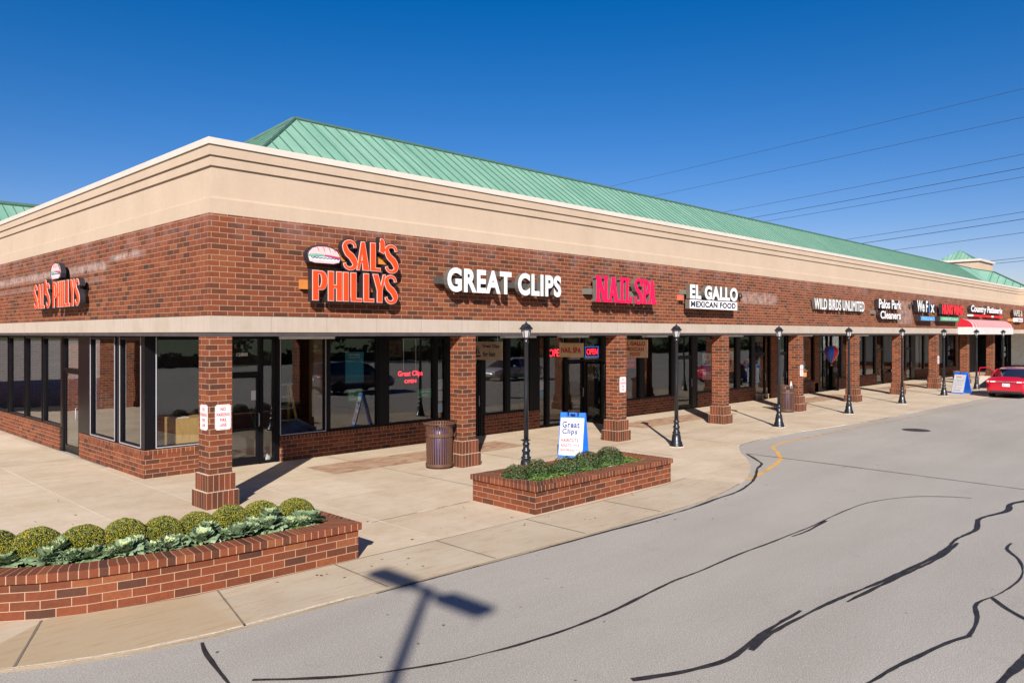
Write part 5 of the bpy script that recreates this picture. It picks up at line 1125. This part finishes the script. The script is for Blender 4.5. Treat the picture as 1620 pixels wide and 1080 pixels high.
r=random.Random(77); mb=MB(['stem','redbud','groundleaf'])
spots=[(r.uniform(-1.5,9),r.uniform(-5.5,-4.6)) for _ in range(26)]+[(r.uniform(.3,3.5),r.uniform(-4.4,-2.8)) for _ in range(14)]+[(r.uniform(-3.5,30),r.uniform(-7.4,-6.05)) for _ in range(60)]+[(r.uniform(-4,0),r.uniform(-2.5,3)) for _ in range(10)]+[(r.uniform(1,25),r.uniform(3.2,3.75)) for _ in range(40)]
for x,y in spots:
    z=.012 if y>-5.6 else -.019; a=r.uniform(0,6.28); q=r.uniform(.012,.032); t=Vector((math.cos(a)*q,math.sin(a)*q,0)); b=Vector((-math.sin(a)*q*.55,math.cos(a)*q*.55,0)); p=Vector((x,y,z))
    mb.face([p-t,p-b+Vector((0,0,.006)),p+t,p+b],r.randint(0,2))
o=mb.obj('leaf_litter',weld=False); tag(o,'scattered dry leaf bits on the walk and along the kerb','leaf litter',kind='stuff')
# ============================================================ VEHICLES
def make_car(name,label,cat,loc,rz,paint_,L=4.75,W=1.82,Hh=1.46,kind='sedan',door_open=False):
    """local: x=0 rear bumper, +x forward; y half width; wheels at z=0"""
    t=thing(name,label,cat,loc,rz)
    hw=W/2; g=.17
    belt=.93 if kind=='sedan' else 1.05
    # lower body stations: x, half width at sill, half width at shoulder, z bottom, z shoulder(belt), z deck (centre)
    if kind=='sedan': ST=[(0.0,.80,.76,.36,.62,.66),(.05,.94,.90,.24,.88,.96),(.25,.98,.96,.21,.96,1.04),(.75,1.,.985,.20,.97,1.05),(1.3,1.,1.,.20,.95,.97),(2.4,1.,1.,.20,.92,.94),(3.3,1.,.99,.20,.90,.93),(3.9,.99,.96,.21,.83,.90),(4.4,.95,.90,.22,.72,.78),(4.68,.86,.80,.28,.58,.62),(4.75,.70,.68,.34,.50,.52)]
    else: ST=[(0.0,.86,.84,.42,.95,1.0),(.06,.95,.93,.30,1.05,1.07),(.3,.99,.97,.27,1.08,1.09),(.9,1.,.99,.26,1.06,1.07),(2.4,1.,1.,.26,1.03,1.04),(3.3,1.,.99,.26,1.0,1.04),(3.9,.99,.96,.26,.96,1.02),(4.4,.95,.90,.28,.84,.92),(4.66,.86,.82,.32,.66,.72),(4.72,.74,.72,.36,.55,.58)]
    k=L/ST[-1][0]; ST=[(a*k,*b) for a,*b in ST]
    mb=MB([paint_,'can_dark']); rings=[]
    for x,a,b,zb,zs,zd in ST:
        half=[(0,zb),(hw*a*.86,zb),(hw*a*.98,zb+.10),(hw*a,zb+(zs-zb)*.45),(hw*b*1.0,zs-.12),(hw*b*.965,zs-.02),(hw*b*.88,zs+.015),(hw*b*.45,zd),(0,zd+.008)]
        rings.append([(x,y,z) for y,z in half]+[(x,-y,z) for y,z in half[-2:0:-1]])
    n=len(rings[0])
    for i in range(len(rings)-1):
        for j in range(n): mb.face([rings[i][j],rings[i][(j+1)%n],rings[i+1][(j+1)%n],rings[i+1][j]],1 if j in (0,n-1) else 0,None,True)
    mb.face(rings[0],0); mb.face(rings[-1][::-1],0)
    body=mb.obj('body',t)
    # greenhouse: glass band then painted roof
    if kind=='sedan': GH=[(.62,1.02,.80,1.03),(1.25,.95,.70,1.38),(1.75,.93,.67,1.44),(2.45,.93,.67,1.455),(2.95,.94,.70,1.36),(3.75,.95,.84,.92)]
    else: GH=[(.12,1.06,.82,1.08),(.42,1.04,.74,1.60),(1.3,1.03,.72,1.68),(2.3,1.02,.72,1.68),(2.85,1.0,.75,1.56),(3.65,1.0,.86,1.02)]
    GH=[(a*k,b,c,d2*Hh/1.455 if kind=='sedan' else d2) for a,b,c,d2 in GH]
    mb=MB(['carglass']); mr=MB([paint_]); bt=belt-.01
    def rg(x,wt,zt): return [(x,hw*.90,bt),(x,hw*wt,zt),(x,-hw*wt,zt),(x,-hw*.90,bt)]
    Rg=[rg(x,c,z) for x,b,c,z in GH]
    for i in range(len(Rg)-1):
        a,b=Rg[i],Rg[i+1]
        mb.face([a[0],b[0],b[1],a[1]],0,None,True); mb.face([a[3],a[2],b[2],b[3]],0,None,True)
        if i in (0,len(Rg)-2): mb.face([a[1],b[1],b[2],a[2]],0,None,True)
        else:
            up=.012; mr.face([(a[1][0],a[1][1]*1.02,a[1][2]-.02),(b[1][0],b[1][1]*1.02,b[1][2]-.02),(b[1][0],b[1][1]*.8,b[1][2]+up),(a[1][0],a[1][1]*.8,a[1][2]+up)],0,None,True); mr.face([(a[1][0],a[1][1]*.8,a[1][2]+up),(b[1][0],b[1][1]*.8,b[1][2]+up),(b[1][0],-b[1][1]*.8,b[1][2]+up),(a[1][0],-a[1][1]*.8,a[1][2]+up)],0,None,True); mr.face([(a[1][0],-a[1][1]*.8,a[1][2]+up),(b[1][0],-b[1][1]*.8,b[1][2]+up),(b[1][0],-b[1][1]*1.02,b[1][2]-.02),(a[1][0],-a[1][1]*1.02,a[1][2]-.02)],0,None,True)
    for sg in (1,-1):   # pillars
        for i,j in ((0,1),(len(Rg)-1,len(Rg)-2)):
            p=Vector(Rg[i][0]); q=Vector(Rg[j][1]); p.y*=sg; q.y*=sg; p.y+=.006*sg; q.y+=.006*sg; mr.tube([p,q],.036,5)
        x=(GH[2][0]+GH[3][0])/2; mr.tube([(x,sg*hw*.905,bt),(x,sg*hw*.68,GH[2][3])],.03,5)
    mb.obj('window_glass',t); mr.obj('roof',t,weld=False)
    rearz=.80 if kind=='sedan' else .95
    for sg in (1,-1):
        l=MB(['lightred','lens']); y0,y1=(hw*.48,hw*.93)
        l.box(-.012,.10,min(sg*y0,sg*y1),max(sg*y0,sg*y1),rearz-.07,rearz+.07,0); l.box(-.02,.0,min(sg*y0,sg*hw*.74),max(sg*y0,sg*hw*.74),rearz-.02,rearz+.045,1); l.box(-.018,.0,min(sg*hw*.8,sg*hw*.9),max(sg*hw*.8,sg*hw*.9),rearz+.0,rearz+.05,1); l.obj('tail_light',t,weld=False)
        h=MB('lens'); h.box(L-.32,L-.06,min(sg*hw*.55,sg*hw*.88),max(sg*hw*.55,sg*hw*.88),.60,.70); h.obj('headlight',t)
        m2=MB(paint_); xm=2.95*k; m2.box(xm-.1,xm+.08,min(sg*hw*.98,sg*(hw*.98+.2)),max(sg*hw*.98,sg*(hw*.98+.2)),belt-.02,belt+.12); m2.obj('wing_mirror',t)
    c=MB(['chrome']); c.box(-.03,.0,-hw*.5,hw*.5,rearz-.01,rearz+.035); c.lathe([(.045,-.01),(.045,.01)],(-.03,0,rearz+.02),12); c.obj('chrome_strip',t,weld=False)
    p=MB(['white','navy']); p.box(-.035,-.015,-.16,.16,rearz-.22,rearz-.07,0); text_poly(p,'BK 4 172',(-.0355,.13,rearz-.18),(0,-1,0),(-1,0,0),.26,.07,.001,.02,1); p.obj('number_plate',t,weld=False)
    bl=MB('can_dark'); bl.box(-.012,.10,-hw*.75,hw*.75,.27,.36); bl.obj('lower_bumper',t)
    for x in (1.02*k,3.85*k):
        for sg in (1,-1):
            r_=.33; wv=.21; yc=sg*(hw-.10)
            w_=MB('rubber'); N=20
            pr_=[(r_-.10,-wv/2),(r_-.02,-wv/2),(r_,-wv/2+.03),(r_,wv/2-.03),(r_-.02,wv/2),(r_-.10,wv/2)]
            for (r0,y0),(r1,y1) in zip(pr_,pr_[1:]):
                for q in range(N):
                    a,b=2*math.pi*q/N,2*math.pi*(q+1)/N; w_.face([(x+r0*math.cos(a),yc+y0,r_+r0*math.sin(a)),(x+r0*math.cos(b),yc+y0,r_+r0*math.sin(b)),(x+r1*math.cos(b),yc+y1,r_+r1*math.sin(b)),(x+r1*math.cos(a),yc+y1,r_+r1*math.sin(a))],0,None,True)
            tyre=w_.obj('wheel',t)
            rm=MB('rim'); yo=yc+sg*(wv/2-.015)
            for q in range(10):
                a,b=2*math.pi*(q-.3)/10,2*math.pi*(q+.3)/10; rm.face([(x,yo+sg*.012,r_),(x+.225*math.cos(a),yo,r_+.225*math.sin(a)),(x+.225*math.cos(b),yo,r_+.225*math.sin(b))])
            rm.lathe([(0,0)],(0,0,0)) if False else None
            rm.obj('rim',tyre,weld=False)
            ar=MB('can_dark'); ar.lathe([(0,0)],(0,0,0)) if False else None
            ay=sg*(hw*1.001); 
            pts=[(x+.385*math.cos(R(an)),ay,r_+.385*math.sin(R(an))) for an in range(-20,201,20)]; ar.face(pts); ar.obj('wheel_arch',t)
    if door_open:
        # front left door swung out about its forward edge
        xh=3.05*k; xr=2.05*k; Ld=xh-xr; a=R(62); hx,hy=xh,hw*.99
        def D(u,z,o_=0.):   # u from hinge backwards
            return (hx-u*math.cos(a)+o_*math.sin(a),hy+u*math.sin(a)+o_*math.cos(a),z)
        dm=MB([paint_,'trim'])
        o4=[D(0,.30),D(Ld,.30),D(Ld*1.02,.62),D(Ld,belt),D(0,belt)]; i4=[D(0,.30,-.09),D(Ld,.30,-.09),D(Ld*1.02,.62,-.09),D(Ld,belt,-.09),D(0,belt,-.09)]
        dm.face(o4,0); dm.face(i4[::-1],1)
        for q in range(5): dm.face([i4[q],i4[(q+1)%5],o4[(q+1)%5],o4[q]],0)
        for p0,p1 in ((D(0,belt,-.04),D(Ld*.55,1.40,-.10)),(D(Ld*.55,1.40,-.10),D(Ld*.98,1.38,-.10)),(D(Ld*.98,1.38,-.10),D(Ld,belt,-.04))): dm.tube([p0,p1],.028,5,0)
        dd=dm.obj('front_door',t,weld=False); gm=MB('glass'); gm.face([D(.05,belt,-.04),D(Ld*.95,belt,-.04),D(Ld*.95,1.37,-.10),D(Ld*.55,1.39,-.10)]); gm.obj('door_glass',dd)
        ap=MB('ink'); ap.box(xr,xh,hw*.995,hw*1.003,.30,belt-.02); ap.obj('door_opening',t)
    return t
make_car('parked_car','red sedan with its front left door open at the kerb, seen from behind','car',(38.0,-4.40,-.026),0,'carred',door_open=True)
make_car('parked_car','dark grey sport utility vehicle parked across the drive, mirrored in the salon glass','car',(15.4,-14.2,-.026),0,'cargrey',kind='suv',Hh=1.68)
make_car('parked_car','silver car parked across the drive, mirrored in the window beside the second column','car',(34.5,-16.2,-.026),R(180),'carwhite')
# car park light whose shadow falls on the drive
LP=thing('car_park_light','tall twin-head car park light standing behind the camera, casting the shadow on the drive','light pole',(-12.7,-18.2,-.04))
mb=MB('polegrey'); mb.lathe([(.30,0),(.30,.6)],(0,0,0),16); mb.lathe([(.085,.6),(.062,10.05)],(0,0,0),12); mb.obj('pole',LP,weld=False)
for sg in (-1,1):
    mb=MB('polegrey'); mb.box(-.04,.04,min(sg*.05,sg*.4),max(sg*.05,sg*.4),9.93,10.01); mb.box(-.15,.15,min(sg*.3,sg*1.05),max(sg*.3,sg*1.05),9.93,10.03); mb.obj('lamp_head',LP,weld=False)

# ============================================================ BACKGROUND SEEN IN THE GLASS, WIRES
def make_tree(seed):
    r=random.Random(seed); t=thing('lot_tree','x','tree',(0,0,0)); mb=MB('bark'); mb.tube([(0,0,0),(.1,.05,1.6),(.0,.1,3.2),(.15,0,5)],[.2,.16,.12,.05],7)
    for k in range(6):
        a=k*1.05+r.random(); mb.tube([(0,.05,1.9+.35*k),(1.0*math.cos(a),1.0*math.sin(a),3.0+.4*k),(1.9*math.cos(a),1.9*math.sin(a),3.7+.4*k)],[.08,.05,.02],5)
    mb.obj('trunk',t); mb=MB(['crown','leafd'])
    for k in range(1500):
        th=r.uniform(0,6.28); ph=math.acos(r.uniform(-.9,1)); rr=r.uniform(.55,1)*(1+.18*math.sin(3*th+seed)+.12*math.cos(5*ph)); p=Vector((2.6*rr*math.sin(ph)*math.cos(th),2.6*rr*math.sin(ph)*math.sin(th),4.1+2.5*rr*math.cos(ph)))
        d=Vector((r.uniform(-1,1),r.uniform(-1,1),r.uniform(-.2,1))).normalized(); tt=d.cross(Vector((.3,.5,.8))).normalized(); b=d.cross(tt); q=r.uniform(.12,.26); mb.face([p-tt*q,p+b*q,p+tt*q,p-b*q],r.randint(0,1))
    mb.obj('crown',t); return t
T0=make_tree(3); T0.location=(2,-55,-.1); T0['label']='first dark tree beyond the car park, mirrored in the left shop windows'; T0['group']='trees beyond the car park'
words=['second','third','fourth','fifth','sixth','seventh','eighth','ninth','tenth','eleventh','twelfth','thirteenth']
for i,wd in enumerate(words): 
    q=dup(T0,(12+i*9.5+rnd.uniform(-2,2),-56+rnd.uniform(-3,2),-.1),i*1.7,wd+' tree from the left beyond the car park'); s_=rnd.uniform(.85,1.25); q.scale=(s_,s_,s_)
r=random.Random(9); mb=MB(['crown','leafd'])
for k in range(9000):
    x=r.uniform(-30,150); h=1.5+.5*math.sin(x*.7)+.3*math.sin(x*1.9); p=Vector((x,-53.5+r.uniform(-1,1),r.uniform(0,1)*h)); d=Vector((r.uniform(-1,1),r.uniform(-1,1),r.uniform(-.2,1))).normalized(); tt=d.cross(Vector((.3,.5,.8))).normalized(); b=d.cross(tt); q=r.uniform(.15,.32); mb.face([p-tt*q,p+b*q,p+tt*q,p-b*q],r.randint(0,1))
mb.box(-30,150,-54.3,-53.7,0,1.0,1)
o=mb.obj('hedge',weld=False); single(o,(60,-54,-.1),'long dark hedge at the far edge of the car park','hedge')
WR=[((196.6,204.6,48.4),(103.3,-42.5,35.8)),((183.1,168.8,40.8),(107.0,-32.6,32.6)),((166.1,124.0,30.8),(111.7,-20.1,28.5)),((160.4,108.7,27.9),(113.3,-15.9,26.8)),((157.4,100.8,26.6),(114.2,-13.7,25.5)),((144.1,65.7,19.8),(117.9,-3.9,20.9)),((141.9,59.9,18.7),(118.5,-2.3,19.9)),((137.8,49.0,16.9),(119.6,.7,17.9)),((126.3,18.6,13.9),(122.8,9.2,14.1)),((126.5,18.9,13.5),(122.8,9.1,13.6))]
WL=['highest thin power line across the sky','second highest thin power line across the sky','third power line from the top','fourth power line from the top, the thickest of the upper five','fifth power line from the top','sixth power line from the top, uppermost of the lower three','seventh power line from the top','eighth power line from the top, ending at the roof ridge','short upper wire right of the green cupola','short lowest wire right of the green cupola']
for i,((a,b),l) in enumerate(zip(WR,WL)):
    a,b=Vector(a),Vector(b); mb=MB('wire'); n=24; pts=[]
    for k in range(n+1):
        f=k/n; p=a.lerp(b,f); p.z-=.5*4*f*(1-f)*((a-b).length/200); pts.append(p)
    mb.tube(pts,.046 if i in (3,6) else .034,5); c=(a+b)/2; single(mb.obj('power_line'),tuple(c),l,'power line','power lines crossing the sky')
for o in bpy.data.objects:
    if '_w' in o: del o['_w']
